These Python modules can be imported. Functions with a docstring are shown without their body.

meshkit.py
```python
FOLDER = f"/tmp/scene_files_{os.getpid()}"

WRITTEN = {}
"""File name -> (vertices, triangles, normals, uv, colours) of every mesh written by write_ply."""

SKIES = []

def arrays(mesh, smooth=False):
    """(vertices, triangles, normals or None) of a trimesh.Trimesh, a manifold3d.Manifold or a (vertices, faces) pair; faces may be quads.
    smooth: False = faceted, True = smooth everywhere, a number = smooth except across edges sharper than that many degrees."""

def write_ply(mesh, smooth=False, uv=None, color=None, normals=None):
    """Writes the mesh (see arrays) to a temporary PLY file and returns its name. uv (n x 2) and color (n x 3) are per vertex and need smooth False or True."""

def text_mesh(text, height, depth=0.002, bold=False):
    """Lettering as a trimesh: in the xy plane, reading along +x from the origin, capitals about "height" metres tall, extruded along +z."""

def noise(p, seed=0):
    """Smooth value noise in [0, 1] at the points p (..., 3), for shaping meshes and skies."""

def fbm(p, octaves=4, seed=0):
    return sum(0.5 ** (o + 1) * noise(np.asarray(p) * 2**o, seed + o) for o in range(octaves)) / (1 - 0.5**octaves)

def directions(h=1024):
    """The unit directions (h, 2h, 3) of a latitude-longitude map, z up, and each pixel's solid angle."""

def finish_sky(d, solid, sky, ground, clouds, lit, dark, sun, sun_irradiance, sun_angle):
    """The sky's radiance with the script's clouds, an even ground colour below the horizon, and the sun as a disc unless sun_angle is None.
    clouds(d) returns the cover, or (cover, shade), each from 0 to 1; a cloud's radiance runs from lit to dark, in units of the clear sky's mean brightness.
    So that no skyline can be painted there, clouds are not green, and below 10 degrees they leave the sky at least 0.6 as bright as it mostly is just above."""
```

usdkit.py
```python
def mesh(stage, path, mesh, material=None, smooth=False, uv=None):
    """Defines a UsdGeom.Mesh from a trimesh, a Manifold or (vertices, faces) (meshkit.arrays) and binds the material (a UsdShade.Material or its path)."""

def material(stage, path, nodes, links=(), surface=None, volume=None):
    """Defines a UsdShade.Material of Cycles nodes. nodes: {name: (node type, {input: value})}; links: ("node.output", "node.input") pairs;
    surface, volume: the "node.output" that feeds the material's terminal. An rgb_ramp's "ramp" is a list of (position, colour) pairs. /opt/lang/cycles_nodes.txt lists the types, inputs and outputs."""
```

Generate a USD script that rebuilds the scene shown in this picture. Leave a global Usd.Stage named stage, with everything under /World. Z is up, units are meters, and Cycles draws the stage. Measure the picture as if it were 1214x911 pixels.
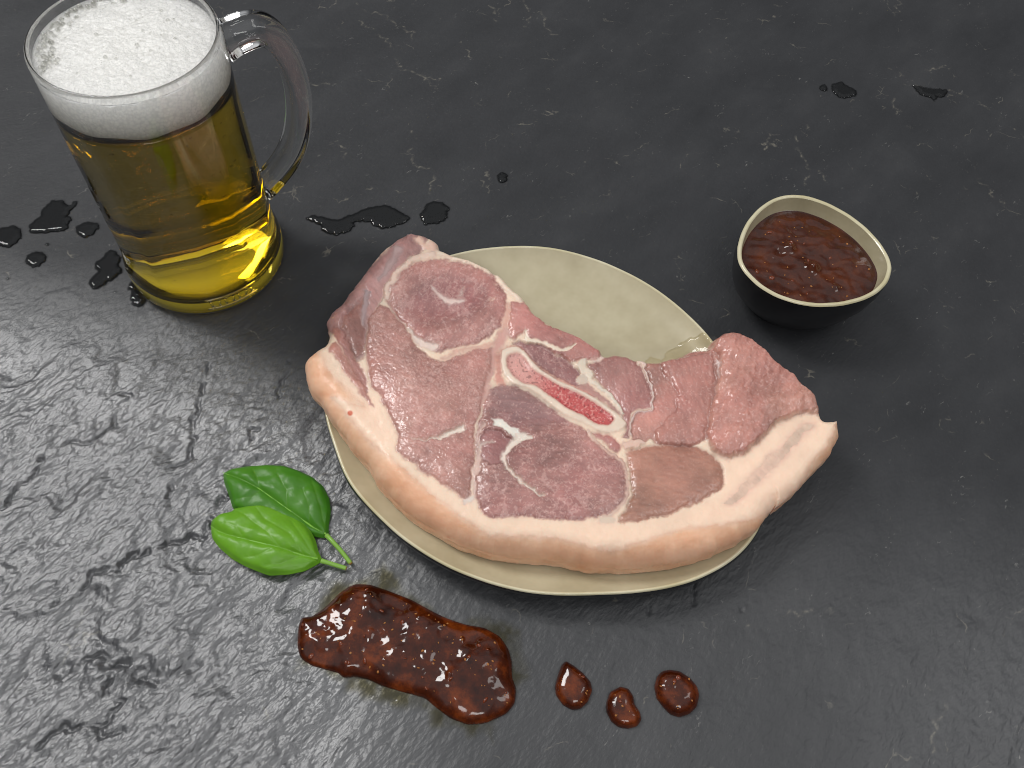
import math, random
import numpy as np, trimesh, usdkit, meshkit
from pxr import Usd, UsdGeom, UsdLux, UsdShade, Gf, Sdf, Vt
import shapely
from shapely.geometry import Polygon, LineString
from scipy.spatial import Delaunay, cKDTree
from scipy.ndimage import gaussian_filter1d

stage = Usd.Stage.CreateInMemory()
UsdGeom.SetStageUpAxis(stage, 'Z')
UsdGeom.Xform.Define(stage, '/World')
R = np.random.default_rng(7)
NX = meshkit.noise
FB = meshkit.fbm

# ------------------------------------------------------------------ camera
W, H, FPX = 1214., 911., 1013.
PITCH, ROLL, CAM_H = math.radians(57.7), math.radians(4.95), .396
cf = np.array([0, math.cos(PITCH), -math.sin(PITCH)])
cr = np.array([1., 0, 0]); cu = np.cross(cr, cf)
cr, cu = cr * math.cos(ROLL) + cu * math.sin(ROLL), -cr * math.sin(ROLL) + cu * math.cos(ROLL)
EYE = np.array([0, 0, CAM_H])
camera = UsdGeom.Camera.Define(stage, '/World/camera')
camera.CreateHorizontalApertureAttr(36.0)
camera.CreateVerticalApertureAttr(27.0)
camera.CreateFocalLengthAttr(36.0 * FPX / W)
camera.CreateClippingRangeAttr(Gf.Vec2f(0.01, 100))
m = Gf.Matrix4d(*cr, 0, *cu, 0, *(-cf), 0, *EYE, 1)
camera.AddTransformOp().Set(m)
camera.CreateExposureAttr(-0.38)

# ------------------------------------------------------------------ light
def lamp(name, loc, target, w, h, power, color=(1, 1, 1)):
    l = UsdLux.RectLight.Define(stage, '/World/' + name)
    l.CreateWidthAttr(w); l.CreateHeightAttr(h); l.CreateIntensityAttr(power); l.CreateColorAttr(Gf.Vec3f(*color))
    z = np.asarray(loc, float) - np.asarray(target, float); z /= np.linalg.norm(z)
    x = np.cross([0, 1, 0.], z); x /= np.linalg.norm(x); y = np.cross(z, x)
    l.AddTransformOp().Set(Gf.Matrix4d(*x, 0, *y, 0, *z, 0, *map(float, loc), 1))
    return l

def mat(name, nodes, links=(), surface='p.BSDF', volume=None):
    return usdkit.material(stage, '/World/Looks/' + name, nodes, links, surface=surface, volume=volume)

lamp('ceiling_lamp', (-1.52, 0.98, 2.05), (0, .25, 0), 1.0, .62, 24.0, (1, .99, .975))
lamp('ceiling_lamp_001', (1.35, 0.30, 2.05), (0, .25, 0), 1.0, .5, 4.6, (1, .99, .975))
lamp('ceiling_lamp_002', (.3, -1.7, 2.05), (0, .25, 0), 1.0, .5, 9.5, (1, .99, .975))
room = mat('room_light', {'t': ('texture_coordinate', {}), 's': ('separate_xyz', {}), 'r': ('rgb_ramp', {'ramp': [(0., (.04, .04, .042)), (.35, (.075, .077, .082)), (.60, (.26, .265, .275)), (.78, (.70, .71, .73)), (1., (.70, .71, .73))]}), 'b': ('background_shader', {'strength': 1.0})},
           [('t.generated', 's.vector'), ('s.z', 'r.fac'), ('r.color', 'b.color')], surface='b.background')
dome = UsdLux.DomeLight.Define(stage, '/World/room_ambience')
UsdShade.MaterialBindingAPI.Apply(dome.GetPrim()).Bind(room)

# ------------------------------------------------------------------ helpers
def ray(px, py):
    px, py = np.asarray(px, float)[..., None], np.asarray(py, float)[..., None]
    return cf + cr * (px - W / 2) / FPX - cu * (py - H / 2) / FPX

def at(px, py, z=0.):
    d = ray(px, py); z = np.asarray(z, float)
    t = (z - CAM_H) / d[..., 2]
    return EYE + d * t[..., None]

def proj(P):
    d = np.asarray(P, float) - EYE; z = d @ cf
    return np.stack([W / 2 + FPX * (d @ cr) / z, H / 2 - FPX * (d @ cu) / z], -1)

def zm(x0, y0, s):
    """turns points measured in an enlarged crop into photograph points"""
    return lambda *pts: [(x0 + x / s, y0 + y / s) for x, y in pts]

def lin(r, g, b):
    c = np.array([r, g, b], float) / 255
    return np.where(c <= .04045, c / 12.92, ((c + .055) / 1.055) ** 2.4)

def smooth(x, a, b):
    t = np.clip((x - a) / (b - a), 0, 1)
    return t * t * (3 - 2 * t)

def free(path):
    if not stage.GetPrimAtPath(path): return path
    k = 1
    while stage.GetPrimAtPath(f'{path}_{k:03d}'): k += 1
    return f'{path}_{k:03d}'

def vnormals(v, f):
    n = np.zeros_like(v); fn = np.cross(v[f[:, 1]] - v[f[:, 0]], v[f[:, 2]] - v[f[:, 0]])
    for k in range(3): np.add.at(n, f[:, k], fn)
    return n / np.maximum(np.linalg.norm(n, axis=1, keepdims=True), 1e-20)

def tag(p, label=None, cat=None, group=None, kind=None):
    p = p.GetPrim() if hasattr(p, 'GetPrim') else p
    for k, x in (('label', label), ('category', cat), ('group', group), ('kind', kind)):
        if x: p.SetCustomDataByKey(k, x)
    return p

def thing(name, label, cat, loc=(0, 0, 0), group=None, kind=None):
    x = UsdGeom.Xform.Define(stage, free('/World/' + name))
    x.AddTranslateOp().Set(Gf.Vec3d(*map(float, loc)))
    x.base = np.asarray(loc, float)
    tag(x, label, cat, group, kind)
    return x

BASE = {}
def obj(name, v, f, material, parent=None, normals='smooth', col=None, label=None, kind=None, world=True):
    """ONE mesh prim; v in world coordinates, moved into the frame of the thing that holds it"""
    v = np.asarray(v, float); f = np.asarray(f, int)
    if f.shape[1] == 4: f = np.vstack([f[:, [0, 1, 2]], f[:, [0, 2, 3]]])
    root = '/World' if parent is None else str(parent.GetPath())
    base = np.zeros(3)
    if parent is not None:
        base = BASE.get(root.split('/')[2], np.zeros(3))
    path = free(root + '/' + name)
    ms = UsdGeom.Mesh.Define(stage, path)
    ms.CreatePointsAttr(Vt.Vec3fArray.FromNumpy((v - base).astype(np.float32)))
    ms.CreateFaceVertexCountsAttr(Vt.IntArray.FromNumpy(np.full(len(f), 3, np.int32)))
    ms.CreateFaceVertexIndicesAttr(Vt.IntArray.FromNumpy(f.astype(np.int32).ravel()))
    ms.CreateSubdivisionSchemeAttr('none')
    if isinstance(normals, str): normals = vnormals(v, f)
    if normals is not None:
        ms.CreateNormalsAttr(Vt.Vec3fArray.FromNumpy(np.asarray(normals, np.float32))); ms.SetNormalsInterpolation('vertex')
    if col is not None:
        UsdGeom.PrimvarsAPI(ms).CreatePrimvar('col', Sdf.ValueTypeNames.Color3fArray, 'vertex').Set(Vt.Vec3fArray.FromNumpy(np.asarray(col, np.float32)))
    UsdShade.MaterialBindingAPI.Apply(ms.GetPrim()).Bind(material)
    tag(ms, label, None, None, kind)
    return ms

def thing_at(name, label, cat, loc, group=None):
    t = thing(name, label, cat, loc, group)
    BASE[t.GetPath().name] = np.asarray(loc, float)
    return t

def subset(v, f, n, col, mask):
    ff = f[mask]; u, inv = np.unique(ff, return_inverse=True)
    return v[u], inv.reshape(-1, 3), n[u], None if col is None else col[u]

def resample(p, step, closed=True):
    p = np.asarray(p, float)
    q = np.vstack([p, p[:1]]) if closed else p
    d = np.r_[0, np.cumsum(np.linalg.norm(np.diff(q, axis=0), axis=1))]
    n = max(int(round(d[-1] / step)), 8)
    s = np.linspace(0, d[-1], n, endpoint=not closed)
    return np.stack([np.interp(s, d, q[:, k]) for k in range(q.shape[1])], -1)

def soften(p, step, sigma):
    """closed polyline -> evenly spaced, rounded (sigma and step in the units of p)"""
    q = resample(p, step)
    return np.stack([gaussian_filter1d(q[:, k], sigma / step, mode='wrap') for k in range(q.shape[1])], -1)

def sdist(pts, poly):
    """signed distance, positive inside"""
    b = resample(np.array(poly.exterior.coords)[:-1], max(poly.length / 1500, 1e-7))
    d = cKDTree(b).query(pts)[0]
    return np.where(shapely.contains_xy(poly, pts[:, 0], pts[:, 1]), d, -d)

def blob_grid(out, grid, rings):
    """a flat triangulation of the outline (first len(out) points are the outline), with exact rings beside the edge; returns points, faces, distance to the edge"""
    if Polygon(out).exterior.is_ccw is False: out = out[::-1]
    poly = Polygon(out).buffer(0)
    if poly.geom_type != 'Polygon': poly = max(poly.geoms, key=lambda g: g.area)
    t = np.roll(out, -1, 0) - np.roll(out, 1, 0); t /= np.linalg.norm(t, axis=1, keepdims=True) + 1e-12
    nrm = np.stack([-t[:, 1], t[:, 0]], -1)
    tree = cKDTree(out); allp = [out]
    for d in rings:
        q = out + nrm * d
        ok = (tree.query(q)[0] > d * .85) & shapely.contains_xy(poly, q[:, 0], q[:, 1])
        allp.append(q[ok])
    x0, y0, x1, y1 = poly.bounds
    gx, gy = np.meshgrid(np.arange(x0, x1, grid), np.arange(y0, y1, grid * .866))
    gx = gx + (np.arange(gx.shape[0]) % 2)[:, None] * grid / 2
    g = np.stack([gx.ravel(), gy.ravel()], -1) + R.normal(0, grid * .06, (gx.size, 2))
    last = rings[-1] if len(rings) else 0
    g = g[shapely.contains_xy(poly, g[:, 0], g[:, 1])]
    g = g[tree.query(g)[0] > last + grid * .6]
    P = np.vstack(allp + [g])
    f = Delaunay(P).simplices
    c = P[f].mean(1); f = f[shapely.contains_xy(poly, c[:, 0], c[:, 1])]
    a = P[f]; cr2 = (a[:, 1, 0] - a[:, 0, 0]) * (a[:, 2, 1] - a[:, 0, 1]) - (a[:, 1, 1] - a[:, 0, 1]) * (a[:, 2, 0] - a[:, 0, 0])
    f[cr2 < 0] = f[cr2 < 0][:, ::-1]
    d = tree.query(P)[0]; d[:len(out)] = 0
    return P, f, d, out

def close_under(P, f, z, zb, nb, rows=1, wob=None):
    """top sheet + wall down to zb along the outline + bottom sheet"""
    top = np.column_stack([P, z]); n = len(P)
    zbn = np.broadcast_to(zb, (n,))
    vs, fs = [top], [f]
    prev = np.arange(nb); at_ = n
    for r in range(1, rows + 1):
        s = r / rows
        w = np.column_stack([P[:nb], z[:nb] * (1 - s) + zbn[:nb] * s])
        if wob is not None: w = wob(w, s)
        vs.append(w); cur = at_ + np.arange(nb); at_ += nb
        a, b = prev, np.roll(prev, -1); c, d = cur, np.roll(cur, -1)
        fs += [np.stack([a, c, b], 1), np.stack([b, c, d], 1)]
        prev = cur
    bot = np.column_stack([P, zbn]); bot[:nb] = vs[-1]
    vs.append(bot); fs.append(f[:, ::-1] + at_)
    return np.vstack(vs), np.vstack(fs)

def lathe(profile, n=96, center=(0, 0), cap=False):
    p = np.asarray(profile, float); a = np.arange(n) * 2 * np.pi / n
    v = np.stack([center[0] + p[:, None, 0] * np.cos(a), center[1] + p[:, None, 0] * np.sin(a), np.broadcast_to(p[:, None, 1], (len(p), n))], -1).reshape(-1, 3)
    i, j = np.meshgrid(np.arange(len(p) - 1), np.arange(n), indexing='ij'); k = (j + 1) % n
    f = np.stack([i * n + j, i * n + k, (i + 1) * n + k, (i + 1) * n + j], -1).reshape(-1, 4)
    return v, np.vstack([f[:, [0, 1, 2]], f[:, [0, 2, 3]]])

def loft(rows):
    """closed rings of equal length, stacked"""
    rows = np.asarray(rows); m_, n = rows.shape[:2]
    i, j = np.meshgrid(np.arange(m_ - 1), np.arange(n), indexing='ij'); k = (j + 1) % n
    f = np.stack([i * n + j, i * n + k, (i + 1) * n + k, (i + 1) * n + j], -1).reshape(-1, 4)
    return rows.reshape(-1, 3), np.vstack([f[:, [0, 1, 2]], f[:, [0, 2, 3]]])

def cap(v, f, ring, z=None):
    """closes a ring of vertex indices with a fan"""
    c = v[ring].mean(0); v = np.vstack([v, c]); k = len(v) - 1
    return v, np.vstack([f, np.stack([ring, np.roll(ring, -1), np.full(len(ring), k)], 1)])

def outward(v, f):
    """flips the faces if the closed mesh is inside out"""
    a = v[f]; vol = np.einsum('ij,ij->i', a[:, 0], np.cross(a[:, 1], a[:, 2])).sum()
    return f if vol > 0 else f[:, ::-1]

def tube(pts, rad, sides=10, flat=1.0):
    p = np.asarray(pts, float); t = np.gradient(p, axis=0); t /= np.linalg.norm(t, axis=1, keepdims=True)
    a = np.cross(t, [0, 0, 1.]); a /= np.linalg.norm(a, axis=1, keepdims=True) + 1e-12; b = np.cross(a, t)
    an = np.arange(sides) * 2 * np.pi / sides; r = np.broadcast_to(rad, (len(p),))[:, None, None]
    rows = p[:, None] + r * (np.cos(an)[None, :, None] * a[:, None] + flat * np.sin(an)[None, :, None] * b[:, None])
    v, f = loft(rows); n = sides
    v, f = cap(v, f, np.arange(n)[::-1]); v, f = cap(v, f, (len(p) - 1) * n + np.arange(n))
    return v, outward(v, f)

# ------------------------------------------------------------------ slate table top
VEINS_PX = [  # thin light mineral veins in the slate
    [(622, 0), (626, 8), (627, 18), (624, 32)], [(425, 2), (432, 13), (455, 18), (470, 30), (490, 37), (486, 45)], [(424, 26), (440, 36), (456, 46), (462, 55)],
    [(645, 15), (647, 30), (652, 38), (664, 39)], [(470, 70), (475, 82), (492, 85), (510, 92), (525, 96)], [(503, 80), (507, 96), (518, 104)],
    [(490, 155), (489, 170), (488, 190), (497, 200), (511, 200), (513, 214), (508, 228)], [(518, 238), (518, 252), (514, 263), (512, 276)],
    [(1050, 75), (1075, 95), (1105, 108), (1130, 108), (1160, 122), (1185, 140), (1214, 164)], [(940, 160), (948, 180), (955, 195), (960, 205), (957, 222)],
    [(972, 205), (982, 217)], [(1155, 200), (1162, 215), (1175, 228), (1190, 245)], [(1095, 85), (1120, 78)], [(905, 145), (909, 158), (905, 178)],
    [(362, 98), (380, 99), (410, 103)], [(1062, 120), (1066, 140), (1080, 152)], [(408, 182), (411, 195)], [(955, 145), (962, 157)],
    [(886, 741), (905, 733), (925, 730), (950, 726), (975, 722), (1000, 720), (1022, 719)], [(1120, 830), (1115, 860), (1108, 890)],
    [(786, 250), (788, 262)], [(1065, 0), (1060, 20)], [(580, 5), (590, 25)], [(905, 0), (925, 8)]]
CRACKS_PX = [  # thin dark edges where a layer has split off
    [(0, 600), (12, 585), (35, 560), (62, 530), (98, 526), (118, 518), (135, 502), (148, 482), (152, 465)],
    [(200, 585), (205, 580), (198, 570), (210, 552), (228, 535), (230, 510), (226, 500), (238, 480), (240, 458), (258, 420)],
    [(290, 550), (294, 520), (310, 498), (330, 475), (340, 445), (345, 430)], [(150, 662), (200, 645), (240, 632), (262, 597), (275, 588)],
    [(30, 720), (60, 715), (95, 695), (135, 672), (160, 655)], [(40, 880), (60, 868), (90, 862), (125, 872), (160, 868)],
    [(95, 785), (120, 778), (150, 795), (180, 808)], [(890, 680), (892, 700), (883, 727)], [(120, 795), (140, 830), (110, 865)], [(770, 690), (768, 720)], [(828, 685), (820, 712)]]

def curve_mask(P, px_lines, width, seed, z=0.):
    """1 on world-space curves, with broken up strength"""
    out = np.zeros(len(P))
    for i, l in enumerate(px_lines):
        q = at(*np.array(l, float).T)[:, :2]; q = resample(q, .0006, closed=False)
        q = q + (np.stack([NX(np.column_stack([q * 300, q[:, 0] * 0 + 5 * i]), s) for s in (1, 2)], -1) - .5) * .006
        lo, hi = q.min(0) - .01, q.max(0) + .01
        k = np.nonzero(((P > lo) & (P < hi)).all(1))[0]
        if len(k):
            d, j = cKDTree(q).query(P[k])
            brk = smooth(NX(np.column_stack([P[k] * 160, np.full(len(k), i)]), seed), .25, .6)
            out[k] = np.maximum(out[k], np.exp(-(d / width) ** 2) * brk)
    return out

def slate_height(P):
    x, y = P[:, 0], P[:, 1]
    ca, sa = math.cos(.9), math.sin(.9)
    u, w = ca * x + sa * y, -sa * x + ca * y           # cleft direction runs up to the right
    px = proj(np.column_stack([P, np.zeros(len(P))]))
    # the rough riven part lies to the lower left, the upper part is honed by use
    rough = smooth(px[:, 1] - .18 * px[:, 0] + 40 * (NX(np.column_stack([P * 18, x * 0]), 3) - .5), 235, 560)
    rough = rough * (1 - .74 * smooth(px[:, 0], 240, 600)) + .17 * smooth(px[:, 1], 500, 900) * smooth(px[:, 0], 900, 1200)
    rough = np.clip(rough, 0.03, 1)
    wx = (FB(np.column_stack([P * 30, x * 0]), 3, 11) - .5) * .05
    q = np.column_stack([u * 26 + wx * 26, w * 54 + wx * 60, x * 0])
    t = FB(q, 3, 21) * 6.5                              # terraces: riven layers
    st = np.floor(t) + smooth(t - np.floor(t), .72, 1.0)
    h = (st - 3.2) * .00042
    h += (FB(np.column_stack([u * 75, w * 150, x * 0]), 4, 31) - .5) * .0021
    rid = 1 - np.abs(2 * FB(np.column_stack([u * 150 + wx * 90, w * 280, x * 0]), 3, 41) - 1)
    h += (rid - .75) * .0010
    big = 1 - np.abs(2 * FB(np.column_stack([u * 20 + wx * 40, w * 52 + wx * 30, x * 0 + 3]), 3, 45) - 1)
    h += (big - .8) * .0027
    fine = (NX(np.column_stack([P * 900, x * 0]), 51) - .5) * .00028 + (NX(np.column_stack([u * 420, w * 900, x * 0]), 52) - .5) * .00035
    h = h * rough + fine * (.25 + .75 * rough)
    pit = np.exp(-((px[:, 0] - 120) / 130) ** 2 - ((px[:, 1] - 795) / 26) ** 2)  # the torn band near the lower left corner
    h += pit * ((FB(np.column_stack([P * 150, x * 0]), 3, 61) - .62) * .007)
    h -= curve_mask(P, CRACKS_PX, .00075, 71) * .0017 * (.5 + rough)
    for cx, cy, rx, ry in ((905, 103, 9, 3), (1065, 40, 12, 5), (372, 56, 18, 5), (1100, 106, 15, 5), (990, 105, 15, 6)):
        h -= .0006 * np.exp(-((px[:, 0] - cx) / rx) ** 2 - ((px[:, 1] - cy) / ry) ** 2)
    return np.minimum(h - .0002, .0011), rough

def axis(lo, hi, a, b, step):
    """fine between a and b, growing steps out to lo and hi"""
    g = np.arange(a, b, step); s = step; left = [a]
    while left[-1] > lo: s *= 1.35; left.append(left[-1] - s)
    s = step; right = [g[-1]]
    while right[-1] < hi: s *= 1.35; right.append(right[-1] + s)
    return np.r_[left[:0:-1], g, right[1:]]

ax = axis(-.9, .9, -.43, .42, .00085); ay = axis(-.35, 1.25, .0, .67, .00085)
gx, gy = np.meshgrid(ax, ay); SP = np.stack([gx.ravel(), gy.ravel()], -1)
sh, srough = slate_height(SP)
inner = (np.abs(SP[:, 0]) < .44) & (SP[:, 1] > -.01) & (SP[:, 1] < .68)
sh = np.where(inner, sh, -.0002)
vein = np.zeros(len(SP)); vein[inner] = curve_mask(SP[inner], VEINS_PX, .0005, 81)
i, j = np.meshgrid(np.arange(len(ay) - 1), np.arange(len(ax) - 1), indexing='ij'); n_ = len(ax)
sf = np.stack([i * n_ + j, i * n_ + j + 1, (i + 1) * n_ + j + 1, (i + 1) * n_ + j], -1).reshape(-1, 4)
from scipy.interpolate import RegularGridInterpolator
slate_z = RegularGridInterpolator((ay, ax), sh.reshape(len(ay), len(ax)), bounds_error=False, fill_value=-.0002)
def ground(P): return slate_z(np.asarray(P)[:, ::-1])

slate = mat('slate', {
    'g': ('geometry', {}), 'a': ('attribute', {'attribute': 'col'}), 's': ('separate_color', {}),
    'ro': ('mapping', {'rotation': (0, 0, -.9)}), 'rot': ('mapping', {'scale': (1, 1.9, 1)}),
    'n1': ('noise_texture', {'scale': 14., 'detail': 8., 'roughness': .62}),
    'r1': ('rgb_ramp', {'ramp': [(.3, (.0165, .0174, .0196)), (.55, (.0255, .0265, .029)), (.75, (.036, .0368, .039))]}),
    'n2': ('noise_texture', {'scale': 210., 'detail': 5., 'roughness': .6, 'distortion': 1.2}),
    'n3': ('noise_texture', {'scale': 60., 'detail': 3.}),
    'sp': ('map_range', {'from_min': .63, 'from_max': .73, 'to_min': 0., 'to_max': 1., 'clamp': True}),
    'sm': ('map_range', {'from_min': .5, 'from_max': .66, 'to_min': 0., 'to_max': .8, 'clamp': True}),
    'spm': ('math', {'math_type': 'multiply'}),
    'c1': ('mix_color', {'b': (.22, .215, .20)}),
    'c2': ('mix_color', {'b': (.24, .22, .175)}),
    'n4': ('noise_texture', {'scale': 400., 'detail': 2.5, 'roughness': .5}),
    'dn': ('noise_texture', {'scale': 26., 'detail': 5.}), 'dm': ('vector_math', {'math_type': 'multiply_add', 'vector2': (.05, .05, .05)}),
    'vo': ('voronoi_texture', {'feature': 'distance_to_edge', 'scale': 30.}), 'vl': ('map_range', {'from_min': .004, 'from_max': .016, 'to_min': 1., 'to_max': 0., 'clamp': True}),
    'vn': ('noise_texture', {'scale': 46., 'detail': 4., 'roughness': .7}), 'vm': ('map_range', {'from_min': .57, 'from_max': .68, 'to_min': 0., 'to_max': .46, 'clamp': True}), 'vv': ('math', {'math_type': 'multiply'}),
    'br': ('noise_texture', {'scale': 320., 'detail': 2.}), 'bm': ('map_range', {'from_min': .42, 'from_max': .6, 'to_min': .1, 'to_max': 1., 'clamp': True}), 'sv': ('math', {'math_type': 'multiply'}), 'mx': ('math', {'math_type': 'maximum'}),
    'bs': ('math', {'math_type': 'multiply_add', 'value2': .70, 'value3': .26}), 'dry': ('math', {'math_type': 'subtract', 'value1': 1.}), 'bw': ('math', {'math_type': 'multiply'}), 'sw': ('math', {'math_type': 'multiply'}), 'wc': ('mix_color', {'b': (.018, .0185, .019)}),
    'bp': ('bump', {'distance': .00075}),
    'rg': ('map_range', {'from_min': .08, 'from_max': .7, 'to_min': .62, 'to_max': .44, 'clamp': True}), 'sl': ('map_range', {'from_min': .08, 'from_max': .7, 'to_min': .22, 'to_max': 1., 'clamp': True}),
    'p': ('principled_bsdf', {'ior': 1.78})},
    [('g.position', 'ro.vector'), ('ro.vector', 'rot.vector'), ('rot.vector', 'n1.vector'), ('rot.vector', 'n2.vector'), ('g.position', 'n3.vector'), ('rot.vector', 'n4.vector'),
     ('n1.fac', 'r1.fac'), ('n2.fac', 'sp.value'), ('n3.fac', 'sm.value'), ('sp.result', 'spm.value1'), ('sm.result', 'spm.value2'),
     ('r1.color', 'c1.a'), ('spm.value', 'c1.fac'), ('a.color', 's.color'), ('c1.result', 'c2.a'), ('s.r', 'sv.value1'), ('bm.result', 'sv.value2'), ('br.fac', 'bm.value'), ('g.position', 'br.vector'), ('g.position', 'dn.vector'), ('dn.color', 'dm.vector1'), ('g.position', 'dm.vector3'), ('dm.vector', 'vo.vector'), ('vo.distance', 'vl.value'), ('g.position', 'vn.vector'), ('vn.fac', 'vm.value'), ('vl.result', 'vv.value1'), ('vm.result', 'vv.value2'), ('vv.value', 'mx.value1'), ('sv.value', 'mx.value2'), ('mx.value', 'c2.fac'), ('c2.result', 'wc.a'), ('s.b', 'wc.fac'), ('wc.result', 'p.base_color'), ('s.b', 'dry.value2'),
     ('n4.fac', 'bp.height'), ('s.g', 'bs.value1'), ('bs.value', 'bw.value1'), ('dry.value', 'bw.value2'), ('bw.value', 'bp.strength'), ('bp.normal', 'p.normal'), ('s.g', 'rg.value'), ('rg.result', 'p.roughness'), ('s.g', 'sl.value'), ('sl.result', 'sw.value1'), ('dry.value', 'sw.value2'), ('sw.value', 'p.specular_ior_level')])
ZP = zm(0, 220, 6.07); ZQ = zm(340, 180, 4.047); ZT = zm(850, 0, 3.335)
WATER = [
    (ZP((-60, 330), (0, 303), (60, 300), (105, 282), (125, 298), (160, 320), (157, 380), (120, 415), (65, 455), (0, 447), (-60, 420)), 'small dark water puddle cut by the left edge of the picture'),
    (ZP((430, 105), (470, 130), (500, 145), (520, 112), (562, 110), (566, 130), (530, 150), (500, 200), (484, 225), (516, 250), (500, 290), (470, 328), (380, 334), (280, 348), (215, 338), (207, 300), (240, 250), (300, 222), (300, 180), (340, 140), (380, 110)), 'largest ragged water puddle left of the mug, with a thin arm'),
    (ZP((690, 262), (712, 290), (700, 330), (650, 365), (620, 382), (560, 352), (543, 320), (560, 285), (610, 265)), 'round water puddle close to the left side of the mug'),
    (ZP((280, 475), (330, 500), (325, 545), (290, 582), (240, 594), (190, 572), (182, 540), (200, 505), (235, 485)), 'small oval water drop below the ragged puddle left of the mug'),
    (ZP((800, 455), (870, 510), (850, 560), (882, 610), (850, 650), (780, 690), (720, 735), (680, 748), (640, 718), (632, 680), (670, 650), (710, 620), (680, 580), (685, 540), (720, 540), (740, 510)), 'long crooked water puddle touching the mug low on its left'),
    (ZP((940, 690), (990, 740), (1050, 830), (1015, 870), (950, 862), (935, 820), (950, 770), (920, 730)), 'narrow water puddle under the front left foot of the mug'),
    (ZP((325, 415), (350, 412), (358, 428), (340, 440), (322, 430)), 'tiny water drop between the ragged puddle and the small oval drop'),
    (ZQ((85, 320), (130, 303), (190, 318), (260, 322), (330, 290), (390, 268), (440, 262), (480, 257), (530, 274), (560, 298), (592, 318), (560, 345), (500, 370), (445, 372), (400, 337), (330, 335), (310, 380), (240, 402), (180, 392), (150, 350)), 'long wavy water puddle between the mug and the top of the steak'),
    (ZQ((690, 238), (740, 238), (782, 275), (770, 322), (720, 346), (655, 352), (638, 310), (660, 262)), 'round water puddle just behind the tip of the steak'),
    (ZQ((1003, 112), (1040, 96), (1064, 115), (1050, 147), (1018, 152)), 'single water drop alone on the bare slate behind the plate'),
    (ZT((452, 338), (490, 323), (552, 362), (540, 387), (490, 392), (455, 362)), 'oval water drop at upper right, with a tiny drop beside it'),
    (ZT((405, 342), (425, 332), (438, 348), (430, 362), (408, 358)), 'tiny water drop left of the oval one at upper right'),
    (ZT((772, 338), (830, 348), (912, 358), (900, 382), (868, 384), (862, 404), (848, 388), (800, 372)), 'flat pointed water drop furthest to the right'),
]
for cx, cy, cr_, lb in ((55, 670, 15, 'tiny stray speck of water at the left, below the small oval drop'), (826, 768, 13, 'tiny stray speck of water just below the long crooked puddle')):
    WATER.append((ZP(*[(cx + cr_ * (1 + .25 * math.sin(3 * a + cx)) * math.cos(a), cy + cr_ * .7 * math.sin(a)) for a in np.linspace(0, 2 * np.pi, 12, endpoint=False)]), lb))
wet = np.zeros(len(SP))
for pts, _ in WATER:
    q = soften(at(*np.array(pts).T, 0)[:, :2], .0004, .0012); q = q + (np.stack([FB(np.column_stack([q * 420, q[:, 0] * 0]), 3, s_) for s_ in (81, 82)], -1) - .5) * min(.0030, .25 * float(np.ptp(q, 0).min())); near = np.nonzero(((SP > q.min(0) - .004) & (SP < q.max(0) + .004)).all(1))[0]
    if len(near): wet[near] = np.maximum(wet[near], smooth(sdist(SP[near], Polygon(q).buffer(0)), -.0010, .0008))
sh = sh * (1 - .95 * wet)
t = obj('table_top', np.column_stack([SP, sh]), sf, slate, col=np.column_stack([vein * .6, srough, wet]))
tag(t, 'dark grey riven slate table top under the food', 'table top', kind='structure')

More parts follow.
